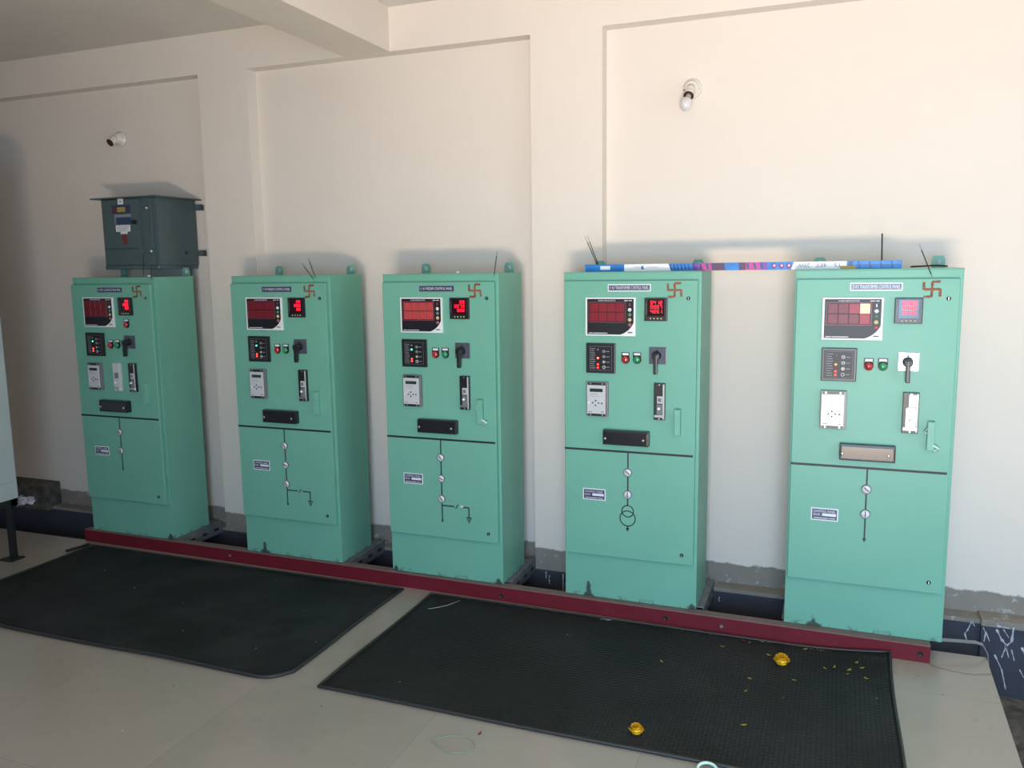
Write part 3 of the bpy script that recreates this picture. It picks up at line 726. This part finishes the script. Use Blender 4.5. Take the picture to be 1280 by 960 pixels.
RG = 'led_green'; RR = 'led_red'; RO = 'led_orange'
c1 = cabinet(0, '11 KV CAPACITOR PNL', 'cap', [(.63, .03, .05)], 0.012, dict(rows=['  08', ' 688', '  88'], leds=[(.090, RG), (.046, RR), (.032, RR)], dx=.009))
tag(c1, 'green control panel farthest left, with three narrow relays and three indicator lamps', 'electrical panel')
c2 = cabinet(1, '11 KV FEEDER CONTROL PANEL', 'feeder', [(.13, .05, .07)], 0.002, dict(rows=['  08', ' 889', '  88'], leds=[(.090, RG), (.042, RR), (.030, RR)], win='window'))
tag(c2, 'green feeder control panel, second from the left, with dark annunciator windows and earth symbol', 'electrical panel')
c3 = cabinet(2, '11 KV FEEDER CONTROL PANEL', 'feeder', [(.62, .03, .035), (.02, .02, .05)], 0.0, dict(rows=['  08', '0072', ' 502'], leds=[(.090, RG), (.042, RR), (.030, RR)], win='window_reflect', grip='worn'))
tag(c3, 'middle green feeder control panel with bright pinkish red annunciator windows', 'electrical panel')
c4 = cabinet(3, '11 KV TRANSFORMER CONTROL PANEL', 'trafo', [(.12, .035, .09), (.63, .03, .03)], 0.0, dict(rows=['5412', '0007', '4851'], leds=[(.072, RO), (.042, RR), (.027, RR)], win='window_mid'))
tag(c4, 'green transformer control panel second from the right, two overlapping circles drawn on its lower door', 'electrical panel')
c5 = cabinet(4, '33 KV TRANSFORMER CONTROL PANEL', 'trafo33', [(.13, .05, .05)], 0.0, dict(rows=['8888', '8888', '8888'], leds=[(.072, RO), (.042, RR), (.027, RR)], grip='worn'))
tag(c5, 'rightmost green transformer control panel with one orange lit annunciator window', 'electrical panel')

# ------------------------------------------------------------------ incense sticks
def stick(base, tip, lab, frac=0.82, r=0.0021):
    b, t = Vector(base), Vector(tip); root = empty('incense_stick', b)
    t = t - b; b0 = Vector((0, 0, 0))
    if frac >= 1: MB().tube([b0, t], r, 7).build('charcoal_coat', 'incense', root)
    else:
        MB().tube([b0, t * 0.12], r * 0.5, 6).build('bare_core', 'bamboo', root)
        MB().tube([t * 0.10, t * 0.5, t * frac], r, 7).build('charcoal_coat', 'incense', root)
        MB().tube([t * (frac - .01), t], r * 0.5, 6).build('burnt_tip', 'bamboo', root)
    tag(root, lab, 'incense stick', 'incense sticks on the panel tops')
H2 = HB + 0.003
stick((0.560, 0.02, H2), (0.574, 0.02, 1.765), 'longer dark incense stick on top of the leftmost panel, in front of the grey box')
stick((0.632, 0.004, 1.585), (0.647, 0.0, 1.695), 'short dark incense stick at the right front corner of the leftmost panel')
stick((1.771, -0.006, 1.575), (1.696, -0.006, 1.668), 'dark incense stick on the second panel from the left, leaning far left')
stick((1.781, -0.006, 1.585), (1.738, -0.006, 1.697), 'dark incense stick on the second panel from the left, steeper of the two')
stick((2.817, -0.006, 1.585), (2.836, -0.006, 1.708), 'dark incense stick standing almost upright on the middle panel')
stick((3.318, 0.13, 1.607), (3.251, 0.10, 1.775), 'dark incense stick at the left end of the lamp carton, leaning further left')
stick((3.322, 0.13, 1.607), (3.263, 0.10, 1.778), 'dark incense stick at the left end of the lamp carton, leaning slightly less')
stick((4.574, 0.14, 1.605), (4.569, 0.12, 1.752), 'upright black incense stick behind the right end of the lamp carton', 1.0, .003)
stick((4.760, -0.006, 1.565), (4.704, -0.006, 1.702), 'dark incense stick leaning left above the mark on the rightmost panel')

# small dark clip beside the rightmost panel's lug
o = MB().tube([(4.70, .30, 1.6085), (4.74, .285, 1.610), (4.80, .27, 1.613), (4.845, .29, 1.609)], .0035, 7).build('wire_scrap', 'incense'); 
tag(o, 'short dark scrap of wire lying on top of the rightmost panel by its lug', 'wire')

# ------------------------------------------------------------------ tube light carton
cart = empty('tube_light_carton', (3.95, 0.085, H2 + 0.0005))
X0, X1 = 3.262 - 3.95, 4.648 - 3.95
d, hh = 0.036, 0.034
MB().box(X0, X1, -d / 2, d / 2, 0, hh, 0.001, 1).build('carton_body', 'cblue', cart)
yf = -d / 2
def px2x(px): return 3.262 + (px - 739) * (4.648 - 3.262) / (1124 - 739) - 3.95
def band(a, b, key, nm, sl0=0.0, sl1=0.0, z0=0.0005, z1=hh - .0005, th=.0006):
    xa_, xb_ = px2x(a), px2x(b)
    MB().poly([(xa_ + sl0, z0), (xb_ + sl1, z0), (xb_, z1), (xa_, z1)], yf - th, yf + .0003).build(nm, key, cart)
band(760, 773.5, 'cwhite', 'white_sticker', z0=.008, z1=.026, th=.0010)
band(792.5, 850.5, 'cwhite', 'white_panel', 0, .012)
text_mesh([('Crompton', px2x(823), .0165, px2x(836.5) - px2x(823), .0055), ('Greaves', px2x(805), .0165, px2x(813.5) - px2x(805), .0050)], cart, 'navy', rot=1, y=yf - .0006)
MB().lathe([(.0085, 0), (.0085, .0008), (.0001, .0008)], (px2x(817), yf - .0004, .017), (0, -1, 0), 20).build('logo_roundel', 'cblue', cart)
MB().lathe([(.0055, 0), (.0055, .0012), (.0001, .0012)], (px2x(819), yf - .0004, .018), (0, -1, 0), 20).build('logo_centre', 'cwhite', cart)
cols = ['cviolet', 'cpink', 'cpink', 'cbrown', 'cbrown']
for k in range(5): band(880 + k * 8.2, 888.2 + k * 8.2, cols[k], 'pattern_stripe', .004, .004)
for k in range(4): band(938 + k * 8.5, 946.5 + k * 8.5, ['cbrown', 'cpink', 'cpink', 'cviolet'][k], 'pattern_stripe', .004, .004)
for k in range(9):
    a_ = (881 if k < 5 else 939) + (k % 5 if k < 5 else k - 5) * 8.4
    band(a_, a_ + 2.6, 'cbluedark', 'pattern_tick', .006, .006, z0=.005, z1=.03, th=.0012)
for k in range(6): band(852 + k * 4.6, 853.6 + k * 4.6, 'cbluedark', 'pattern_tick', .005, .005, z0=.004, z1=.031, th=.0010)
for k in range(3):
    cxk = px2x(981 + k * 8.6)
    MB().lathe([(.011, 0), (.011, .0008), (.0001, .0008)], (cxk, yf - .0004, .017), (0, -1, 0), 6).build('pattern_hexagon', 'cpink', cart)
    MB().lathe([(.006, 0), (.006, .0012), (.0001, .0012)], (cxk, yf - .0004, .018), (0, -1, 0), 10).build('pattern_centre', 'cwhite', cart)
band(1004, 1064, 'cwhite', 'white_panel', -.012, 0)
text_mesh([('T5', px2x(1050), .009, .030, .0165), ('4FT', px2x(1029), .009, .046, .0165), ('20W', px2x(1009), .009, .048, .0165)], cart, 'navy', rot=1, y=yf - .0006)
band(1057, 1074, 'cyellow', 'mustard_patch', z0=.0005, z1=.013, th=.0012)
band(1066, 1071, 'cbluedark', 'dark_patch', z0=.013, z1=.032, th=.0012)
for k in range(4): band(1076 + k * 12, 1078 + k * 12, 'cbluedark', 'pattern_tick', .006, .004, z0=.003, z1=.031, th=.0010)
band(1074, 1123, 'cbluedark', 'pattern_line', z0=.016, z1=.018, th=.0009)
tag(cart, 'long thin blue, pink and white tube light carton bridging the two rightmost green panels', 'carton')

# ------------------------------------------------------------------ grey box on the wall
bx = empty('switch_box', (0.34, 0.165, 1.672))
def L(x): return x - 0.34
MB().box(L(.12), L(.558), 0, .33, 0, .408, .004, 2).build('box_body', 'boxgrey', bx)
MB().box(L(.075), L(.600), -.045, .345, .406, .414, .002, 1).build('top_canopy', 'boxgrey', bx)
MB().box(L(.125), L(.553), -.012, .33, -.022, .001, .003, 1).build('bottom_flange', 'boxgrey', bx)
cv = MB().box(L(.140), L(.425), -.014, .001, .108, .402, .004, 2).build('front_cover', 'boxgrey', bx)
MB().box(L(.138), L(.44), -.008, .001, .004, .100, .003, 2).build('lower_cover', 'boxgrey', bx)
MB().box(L(.425), L(.437), -.022, .001, .004, .404, .003, 2).build('cover_edge', 'boxgrey', bx)
MB().box(L(.515), L(.527), -.014, .001, .004, .404, .003, 2).build('cover_edge', 'boxgrey', bx)
for xx, zz_ in ((.482, .345), (.495, .086)): MB().lathe([(.013, 0), (.013, .006), (.008, .011), (.0005, .012)], (L(xx), 0, zz_), (0, -1, 0), 14).build('cover_bolt', 'metal', bx)
MB().lathe([(.012, 0), (.012, .02), (.009, .024)], (L(.397), -.013, .262), (0, -1, 0), 16).build('latch_knob', 'black', bx)
MB().lathe([(.010, 0), (.010, .004), (.0005, .005)], (L(.558), .22, .078), (1, 0, 0), 14).build('side_plug', 'black', bx)
yy = -.014
MB().box(L(.270), L(.313), yy - .001, yy + .0003, .372, .405).build('white_sticker', 'white', cv)
text_mesh([('-', L(.284), .386, .015, .006)], cv, 'black', y=yy - .001)
MB().box(L(.218), L(.365), yy - .001, yy + .0003, .318, .368).build('maker_label', 'navy', cv)
MB().box(L(.262), L(.325), yy - .0014, yy, .326, .356).build('yellow_patch', 'yellow', cv)
MB().box(L(.232), L(.256), yy - .0014, yy, .326, .352).build('red_patch', 'redlabel', cv)
MB().box(L(.236), L(.368), yy - .001, yy + .0003, .250, .312).build('rating_label', 'greyprint', cv)
MB().box(L(.246), L(.368), yy - .0014, yy, .252, .294).build('blue_patch', 'bluelabel', cv)
MB().box(L(.240), L(.355), yy - .001, yy + .0003, .208, .247).build('paper_label', 'white', cv)
MB().box(L(.275), L(.330), yy - .001, yy + .0003, .194, .209).build('paper_label', 'white', cv)
text_mesh([('-', L(.245), .234, .10, .0035), ('-', L(.245), .224, .09, .0035), ('-', L(.25), .214, .07, .0035)], cv, 'greyprint', y=yy - .001)
MB().poly([(L(.285), .19), (L(.325), .19), (L(.322), .165), (L(.333), .150), (L(.322), .13), (L(.302), .128), (L(.288), .145), (L(.280), .168)], yy - .001, yy).build('red_emblem', 'redlabel', cv)
for zz_ in (.362, .075):
    MB().box(L(.54), L(.615), .322, .328, zz_ - .018, zz_ + .018, .001, 1).box(L(.609), L(.615), .322, .345, zz_ - .018, zz_ + .018, .001, 1).build('mounting_bracket', 'boxgrey', bx)
tag(bx, 'slate grey metal switch box with stickers mounted on the wall above the leftmost panel', 'switch box')

# ------------------------------------------------------------------ lamp holders
def holder(name, x, z, d, with_bulb, lab):
    r = empty(name, (x, YR, z))
    MB().lathe([(.048, 0), (.048, .008), (.044, .014), (.034, .018), (.030, .045), (.026, .052)], (0, 0, 0), (0, -1, 0), 32).build('rose_plate', 'porcelain', r)
    for sx_ in (-.038, .034): MB().cyl((sx_, -.0155, -.006), .0035, .004, 'Y', 10).build('screw', 'brownrim', r)
    dv = Vector(d).normalized(); b0 = Vector((0, -.038, 0))
    MB().lathe([(.024, 0), (.025, .030), (.0235, .045), (.0255, .047), (.0255, .058), (.0215, .058), (.0205, .046)], b0, dv, 28, ks=None).build('bulb_socket', 'porcelain', r)
    MB().lathe([(.0215, .0575), (.0250, .0585), (.0250, .063), (.020, .063), (.019, .055)], b0, dv, 28).build('socket_rim', 'brownrim', r)
    if with_bulb:
        b1 = b0 + dv * .058
        MB().lathe([(.0125, -.01), (.0135, .014), (.0140, .020)], b1, dv, 24).build('bulb_cap', 'pinkcap', r)
        MB().lathe([(.0135, .018), (.016, .028), (.0235, .042), (.0290, .058), (.0300, .070), (.0275, .083), (.020, .094), (.010, .0995), (.0005, .101)], b1, dv, 32).build('bulb_glass', 'bulb', r)
    tag(r, lab, 'lamp')
M['pinkcap'] = mat('bulb_cap_metal', (0.62, 0.50, 0.46), 0.3, metal=0.3)
holder('wall_lamp', 3.690, 2.497, (-.12, -.85, -.95), True, 'white wall lamp holder with a hanging opal bulb, above the two rightmost panels')
holder('bulb_holder', -0.030, 2.500, (-.10, -.95, -.62), False, 'empty white wall bulb holder without bulb, above the grey switch box')

# ------------------------------------------------------------------ light grey cabinet on a black stand at far left
gp = empty('grey_panel', (-0.435, -0.86, ZF))
MB().box(-.27, .27, -.5, .5, .372, 2.28, .005, 2).build('body', 'panelgrey', gp)
dr = MB().box(.268, .285, -.49, .485, .485, 2.24, .003, 2).build('door', 'panelgrey', gp)
MB().box(.284, .292, .462, .484, 1.545, 1.585, .002, 1).build('door_latch', 'black', dr)
st = MB()
for ys in (-.46, .46):
    for xs_ in (-.24, .24):
        st = MB(); st.box(xs_ - .025, xs_ + .025, ys - .004, ys + .004, .006, .372).box(xs_ + (.017 if xs_ > 0 else -.025), xs_ + (.025 if xs_ > 0 else -.017), ys - .045 if ys > 0 else ys, ys if ys > 0 else ys + .045, .006, .372)
        st.build('stand_leg', 'blackmetal', gp)
        MB().box(xs_ - .055, xs_ + .045, ys - .06, ys + .035, 0, .008, .001, 1).build('foot_plate', 'blackmetal', gp)
MB().box(-.27, .27, -.49, -.45, .330, .373).box(-.27, .27, .45, .49, .330, .373).box(.23, .27, -.49, .49, .330, .373).box(-.27, -.23, -.49, .49, .330, .373).build('stand_frame', 'blackmetal', gp)
tag(gp, 'light grey electrical cabinet on a black angle iron stand, cut by the left edge', 'electrical panel')
# crumpled plastic bag by the stand, built as part of the grey cabinet
bm = bmesh.new(); N = 14; rr = random.Random(5); g = []
for a in range(N):
    row = []
    for b in range(8):
        u, v = a / (N - 1), b / 7
        row.append(bm.verts.new((-.18 + .125 * u, -.345 + .03 * rr.uniform(-1, 1), .245 + .05 * v * (1 - .45 * u) + .022 * u + .010 * rr.uniform(-1, 1))))
    g.append(row)
for a in range(N - 1):
    for b in range(7): bm.faces.new((g[a][b], g[a + 1][b], g[a + 1][b + 1], g[a][b + 1]))
bmesh.ops.solidify(bm, geom=list(bm.faces), thickness=.002)
me = bpy.data.meshes.new('plastic_bag'); bm.to_mesh(me); bm.free()
pb = link('crumpled_bag', me, 'plastic_film', gp); pb.location = -gp.location; pb['label'] = 'crumpled shiny plastic bag at the corner of the stand'
# cable coming down under the grey cabinet
o = MB().tube([(-.34 + .03 * math.sin(t * .6), -.42 - .02 * t, ZF + .006 + .33 * (1 - t / 10) ** 1.6) for t in range(11)], .008, 8).build('hanging_cable', 'cable')
tag(o, 'black cable hanging down below the light grey cabinet', 'cable')

# ------------------------------------------------------------------ rubber mats
def rubber_mat(name, x0, x1, y0, y1, key, lab, rim, corner_cut=0.0, curl=None, wob=0.004):
    root = empty(name, ((x0 + x1) / 2, (y0 + y1) / 2, ZF)); cx, cy = root.location.x, root.location.y
    nx, ny = 72, 36; th = .008
    def edge(u, v):
        x = x0 + (x1 - x0) * u; y = y0 + (y1 - y0) * v
        y += wob * math.sin(u * 9 + 1) * (1 - v); x += wob * math.sin(v * 7) * (1 if u > .5 else -1) * abs(2 * u - 1)
        if corner_cut:
            du = (u - .93) / .07
            if du > 0 and v < .10: y += corner_cut * du ** 3 * (1 - v / .10)
        z = th + (curl(u, v) if curl else 0)
        return Vector((x - cx, y - cy, z))
    bm = bmesh.new()
    T = [[bm.verts.new(edge(i / nx, j / ny)) for j in range(ny + 1)] for i in range(nx + 1)]
    B = [[bm.verts.new(edge(i / nx, j / ny) - Vector((0, 0, th))) for j in range(ny + 1)] for i in range(nx + 1)]
    for i in range(nx):
        for j in range(ny):
            bm.faces.new((T[i][j], T[i + 1][j], T[i + 1][j + 1], T[i][j + 1])); bm.faces.new((B[i][j], B[i][j + 1], B[i + 1][j + 1], B[i + 1][j]))
    for i in range(nx):
        bm.faces.new((T[i][0], B[i][0], B[i + 1][0], T[i + 1][0])); bm.faces.new((T[i][ny], T[i + 1][ny], B[i + 1][ny], B[i][ny]))
    for j in range(ny):
        bm.faces.new((T[0][j], T[0][j + 1], B[0][j + 1], B[0][j])); bm.faces.new((T[nx][j], B[nx][j], B[nx][j + 1], T[nx][j + 1]))
    bmesh.ops.recalc_face_normals(bm, faces=bm.faces)
    me = bpy.data.meshes.new('sheet'); bm.to_mesh(me); bm.free()
    for p in me.polygons: p.use_smooth = p.normal.z > .5
    link('sheet', me, key, root)
    rm = MB()
    loop = [edge(i / nx, 0) for i in range(nx + 1)] + [edge(1, j / ny) for j in range(1, ny + 1)] + [edge(i / nx, 1) for i in range(nx - 1, -1, -1)] + [edge(0, j / ny) for j in range(ny - 1, 0, -1)]
    rm.tube(loop, rim, 8, closed=True)
    M.setdefault('matrim', mat('rubber_rim', (0.022, 0.024, 0.025), 0.5))
    rm.build('raised_rim', 'matrim', root)
    tag(root, lab, 'rubber mat')
    return root
rubber_mat('rubber_mat', .078, 2.285, -1.137, -.075, 'mat_plain', 'smooth black rubber mat on the floor in front of the three left panels', .0075, .09, lambda u, v: .006 * max(0, math.sin(u * 11)) * max(0, 1 - v * 9))
rubber_mat('rubber_mat', 2.462, 4.668, -1.122, -.078, 'mat_rib', 'finely ribbed black rubber mat with flowers and petals on it, at right', .0065, 0,
           lambda u, v: .030 * max(0, (u - .80) / .20) ** 2 * max(0, (v - .90) / .10) ** 1.5, .003)

# ------------------------------------------------------------------ floor bits
ZM = ZF + .0085
def marigold(x, y, s, lab, lean):
    r = empty('marigold_flower', (x, y, ZM + .001)); rr = random.Random(int(x * 100))
    mb = MB()
    for ring, (n, rad, h, sz) in enumerate(((12, .80, .30, .46), (11, .62, .62, .44), (9, .40, .90, .38), (6, .16, 1.05, .34))):
        for k in range(n):
            a = 2 * PI * (k + .5 * ring) / n + rr.uniform(-.2, .2)
            c = Vector((math.cos(a) * rad * s, math.sin(a) * rad * s, h * s))
            ux = Vector((math.cos(a), math.sin(a), .35 + .3 * ring)).normalized(); uy = Vector((-math.sin(a), math.cos(a), 0)); up = ux.cross(uy)
            L_ = sz * s * rr.uniform(.8, 1.15); W = L_ * .75
            v = [c - ux * L_, c - ux * .2 * L_ + uy * W - up * .1 * L_, c + ux * .8 * L_ + uy * W * .6 + up * rr.uniform(-.1, .3) * L_, c + ux * L_ * 1.0 + up * rr.uniform(-.1, .35) * L_, c + ux * .8 * L_ - uy * W * .6 + up * .1 * L_, c - ux * .2 * L_ - uy * W - up * .1 * L_]
            vs = [mb.bm.verts.new(p_) for p_ in v]; ctr = mb.bm.verts.new(c + up * .18 * L_)
            for q_ in range(6): mb.bm.faces.new((vs[q_], vs[(q_ + 1) % 6], ctr))
    bmesh.ops.solidify(mb.bm, geom=list(mb.bm.faces), thickness=.0012)
    o = mb.build('petals', 'marigold', r); o.location.z = .003
    mb = MB().lathe([(s * .70, .0), (s * .72, s * .4), (s * .45, s * .8), (.0005, s * .95)], (0, 0, 0), (0, 0, 1), 16); mb.build('flower_head', 'marigold', r)
    tag(r, lab, 'flower')
marigold(4.235, -.284, .030, 'larger yellow marigold head on the ribbed mat, near the red beam', 0)
marigold(3.769, -1.020, .024, 'smaller yellow marigold head at the front edge of the ribbed mat', 0)

def petal_mesh(seed, s):
    rr = random.Random(seed); bm = bmesh.new()
    a0 = rr.uniform(0, 2 * PI); n = 8; Lh = s; W = s * rr.uniform(.3, .5)
    vs = []
    for k in range(n):
        t = 2 * PI * k / n; x = Lh * math.cos(t); y = W * math.sin(t) * (1 - .3 * math.cos(t))
        vs.append(bm.verts.new((x * math.cos(a0) - y * math.sin(a0), x * math.sin(a0) + y * math.cos(a0), .002 + .25 * s * (math.cos(t) ** 2) * rr.uniform(.6, 1.2))))
    c = bm.verts.new((0, 0, .0012))
    for k in range(n): bm.faces.new((vs[k], vs[(k + 1) % n], c))
    bmesh.ops.solidify(bm, geom=list(bm.faces), thickness=.0008)
    me = bpy.data.meshes.new('petal'); bm.to_mesh(me); bm.free(); return me
def scatter(pts, z, key, name, lab, cat, grp, s=.012):
    for k, (x, y) in enumerate(pts):
        o = link(name, petal_mesh(int(x * 1000 + y * 777), s * random.uniform(.75, 1.25)), key); o.location = (x, y, z)
        tag(o, lab, cat, grp)
yel = [(3.977, -.205), (4.087, -.124), (4.14, -.096), (4.179, -.223), (4.324, -.113), (4.381, -.096), (4.395, -.104), (4.491, -.098), (4.529, -.100), (4.535, -.171), (4.555, -.215), (4.504, -.253), (4.498, -.291), (4.446, -.245), (4.569, -.306), (4.293, -.42), (4.121, -.466), (4.114, -.578), (4.132, -.837), (4.41, -.27), (3.75, -.44)]
scatter(yel, ZM, 'petal', 'flower_petal', 'tiny loose yellow petal scattered on the ribbed rubber mat', 'petal', 'yellow petals on the ribbed mat')
scatter([(4.35, -.100), (4.167, -.100), (4.06, -.11)], ZM, 'pink', 'flower_petal', 'tiny pink petal on the ribbed mat close to the red beam', 'petal', 'pink petals by the red beam', .008)
scatter([(4.603, -.463), (3.91, -.10), (3.78, -.10), (3.288, -.319), (2.765, -.98), (4.259, -.583)], ZM, 'crumb', 'white_crumb', 'tiny white crumb lying on the ribbed rubber mat', 'crumb', 'white crumbs on the ribbed mat', .004)
scatter([(1.544, -.888), (1.995, -.925), (1.954, -.497), (.479, -.095), (.516, -.391), (1.554, -.189), (1.969, -.105), (2.217, -.778), (1.30, -.62), (.9, -.55)], ZM, 'crumb', 'white_crumb', 'tiny white crumb lying on the smooth rubber mat', 'crumb', 'white crumbs on the smooth mat', .0035)
scatter([(4.945, -.493)], ZF, 'petal', 'flower_petal', 'tiny yellow petal on the tiles right of the ribbed mat', 'petal', None, .007)
scatter([(4.742, -.075)], ZF, 'petal', 'flower_petal', 'tiny yellow petal on the tiles at the foot of the red beam', 'petal', None, .006)
scatter([(4.981, -.528)], ZF, 'crumb', 'white_crumb', 'single white crumb on the tiles near the pit edge', 'crumb', None, .005)
scatter([(1.950, -1.648)], ZF, 'crumb', 'white_crumb', 'single white crumb on the tiles in front of the smooth mat', 'crumb', None, .004)
scatter([(1.882, -1.313), (4.77, -.20), (4.85, -.33)], ZF, 'darkcrumb', 'dirt_speck', 'tiny dark speck of dirt on the beige floor tiles', 'dirt', 'dirt specks on the tiles', .005)
scatter([(2.561, -1.246)], ZF, 'darkcrumb', 'dirt_speck', 'tiny dark speck beside the front left corner of the ribbed mat', 'dirt', None, .008)
o = link('flower_petal', petal_mesh(3, .013), 'pink'); o.location = (3.224, -1.207, ZF); tag(o, 'single magenta petal on the tiles beside the green thread', 'petal')
# green thread loop
o = MB().tube([(3.163 + .072 * math.cos(t * 2 * PI / 40) + .010 * math.cos(3 * t * 2 * PI / 40), -1.305 + .055 * math.sin(t * 2 * PI / 40) + .006 * math.sin(2 * t * 2 * PI / 40), ZF + .002 + .002 * (1 + math.sin(t))) for t in range(40)], .0011, 6, closed=True).build('thread_loop', 'thread')
tag(o, 'thin loop of green thread lying on the tiles in front of the ribbed mat', 'thread')
# pale ring at the bottom edge
o = MB().tube([(4.046 + .032 * math.cos(t * 2 * PI / 28), -1.165 + .026 * math.sin(t * 2 * PI / 28), ZF + .012 + .008 * math.sin(t * 2 * PI / 28)) for t in range(28)], .0055, 8, closed=True).build('plastic_ring', 'ringgreen')
tag(o, 'pale green plastic ring at the front edge of the ribbed mat, cut by the frame', 'ring')
# cable ties
o = MB().tube([(2.537, -.273, ZM + .003), (2.575, -.243, ZM + .004), (2.615, -.203, ZM + .006), (2.648, -.125, ZM + .005)], .0013, 6).build('cable_tie', 'tie')
tag(o, 'long thin clear cable tie on the left part of the ribbed mat', 'cable tie')
o = MB().tube([(3.385, -.105, ZM + .003), (3.41, -.098, ZM + .004), (3.44, -.104, ZM + .006), (3.415, -.112, ZM + .004)], .0012, 6).build('cable_tie', 'tie')
tag(o, 'short curled clear cable tie at the red beam below the fourth panel', 'cable tie')
# black bar beside the beam's left end
o = MB().box(-.012, .012, -.075, .075, 0, .012, .002, 1).build('rubber_strip', 'blackmetal'); o.location = (.020, -.135, ZF); o.rotation_euler = (0, 0, -.20)
tag(o, 'short black strip lying on the tiles at the left end of the red beam', 'strip')
# galvanised strip and black trench edge at right
pts = [(4.845, .045, -.004), (4.885, .060, -.012), (4.95, .09, -.020), (5.02, .105, -.022), (5.050, .112, -.032), (5.070, .112, -.070), (5.076, .11, -.13), (5.076, .11, -.19)]
bm = bmesh.new(); R_ = []
for k, p in enumerate(pts):
    p = Vector(p); t = Vector(pts[min(k + 1, len(pts) - 1)]) - Vector(pts[max(k - 1, 0)]); t.normalize()
    n = t.cross(Vector((0, 1, 0))).normalized(); b = Vector((0, 1, 0))
    R_.append([bm.verts.new(p + n * .002 * s1 + b * .014 * s2) for s1, s2 in ((1, 1), (1, -1), (-1, -1), (-1, 1))])
for k in range(len(R_) - 1):
    for c in range(4): bm.faces.new((R_[k][c], R_[k][(c + 1) % 4], R_[k + 1][(c + 1) % 4], R_[k + 1][c]))
bm.faces.new(R_[0]); bm.faces.new(R_[-1][::-1]); bmesh.ops.recalc_face_normals(bm, faces=bm.faces)
me = bpy.data.meshes.new('earthing_strip'); bm.to_mesh(me); bm.free()
o = link('earthing_strip', me, 'strip'); tag(o, 'bent grey metal earthing strip at the right end of the red beam', 'metal strip')
# cable lying in the pit at the lower right
o = MB().tube([(5.10, -.70, -.375), (5.14, -.66, -.365), (5.20, -.62, -.36), (5.27, -.60, -.37), (5.36, -.62, -.375)], .008, 8).build('pit_cable', 'strip')
tag(o, 'grey cable lying on the rubble in the pit at the lower right corner', 'cable')

# ------------------------------------------------------------------ light
def area(name, loc, rot, sx, sy, e, col, spread=PI):
    l = bpy.data.lights.new(name, 'AREA'); l.shape = 'RECTANGLE'; l.size = sx; l.size_y = sy; l.energy = e; l.color = col; l.spread = spread
    o = bpy.data.objects.new(name, l); COL.objects.link(o); o.location = loc; o.rotation_euler = rot
    return o
def aim(o, d): o.rotation_euler = Vector(d).to_track_quat('-Z', 'Y').to_euler()
# daylight through the entrance: sky above (cool) and sunlit ground below (warm)
CXD = (DX0 + DX1) / 2
a = area('entrance_sky_light', (CXD, YF - 0.05, 1.25), (0, 0, 0), DX1 - DX0, 2.1, 212, (0.42, 0.70, 1.0)); aim(a, (.12, 1, -1.1))
a = area('sunlit_ground_light', (CXD + 0.15, YF - 1.25, ZF + 0.02), (0, 0, 0), DX1 - DX0, 1.9, 930, (1.0, 0.76, 0.53)); aim(a, (0, 0, 1))
a = area('window_light', (XR + 0.02, (WY0 + WY1) / 2, (WZ0 + WZ1) / 2), (0, 0, 0), WY1 - WY0, WZ1 - WZ0, 32, (0.72, 0.88, 1.0)); aim(a, (-1, .1, 0))
W = bpy.data.worlds.new('world'); SC.world = W; W.use_nodes = True
bg = W.node_tree.nodes['Background']; bg.inputs['Color'].default_value = (0.70, 0.82, 1.0, 1); bg.inputs['Strength'].default_value = 0.15

# ------------------------------------------------------------------ camera
F = 1040.59
yaw, pitch, roll = 0.37037, -0.13939, -0.01396
CP = (4.39170, -3.83585, 1.63080)
f = Vector((-math.sin(yaw) * math.cos(pitch), math.cos(yaw) * math.cos(pitch), math.sin(pitch)))
r = Vector((math.cos(yaw), math.sin(yaw), 0)); u = r.cross(f)
r2 = r * math.cos(roll) + u * math.sin(roll); u2 = -r * math.sin(roll) + u * math.cos(roll)
cam = bpy.data.cameras.new('camera'); co = bpy.data.objects.new('camera', cam); COL.objects.link(co)
cam.sensor_fit = 'HORIZONTAL'; cam.sensor_width = 36.0; cam.lens = 36.0 * F / 1280.0
cam.clip_start = 0.05; cam.clip_end = 100
mw = Matrix((r2, u2, -f)).transposed().to_4x4(); mw.translation = Vector(CP)
co.matrix_world = mw
SC.camera = co
SC.view_settings.view_transform = 'Standard'; SC.view_settings.look = 'None'
SC.view_settings.exposure = 0.22; SC.view_settings.gamma = 1.0; SC.view_settings.use_curve_mapping = False
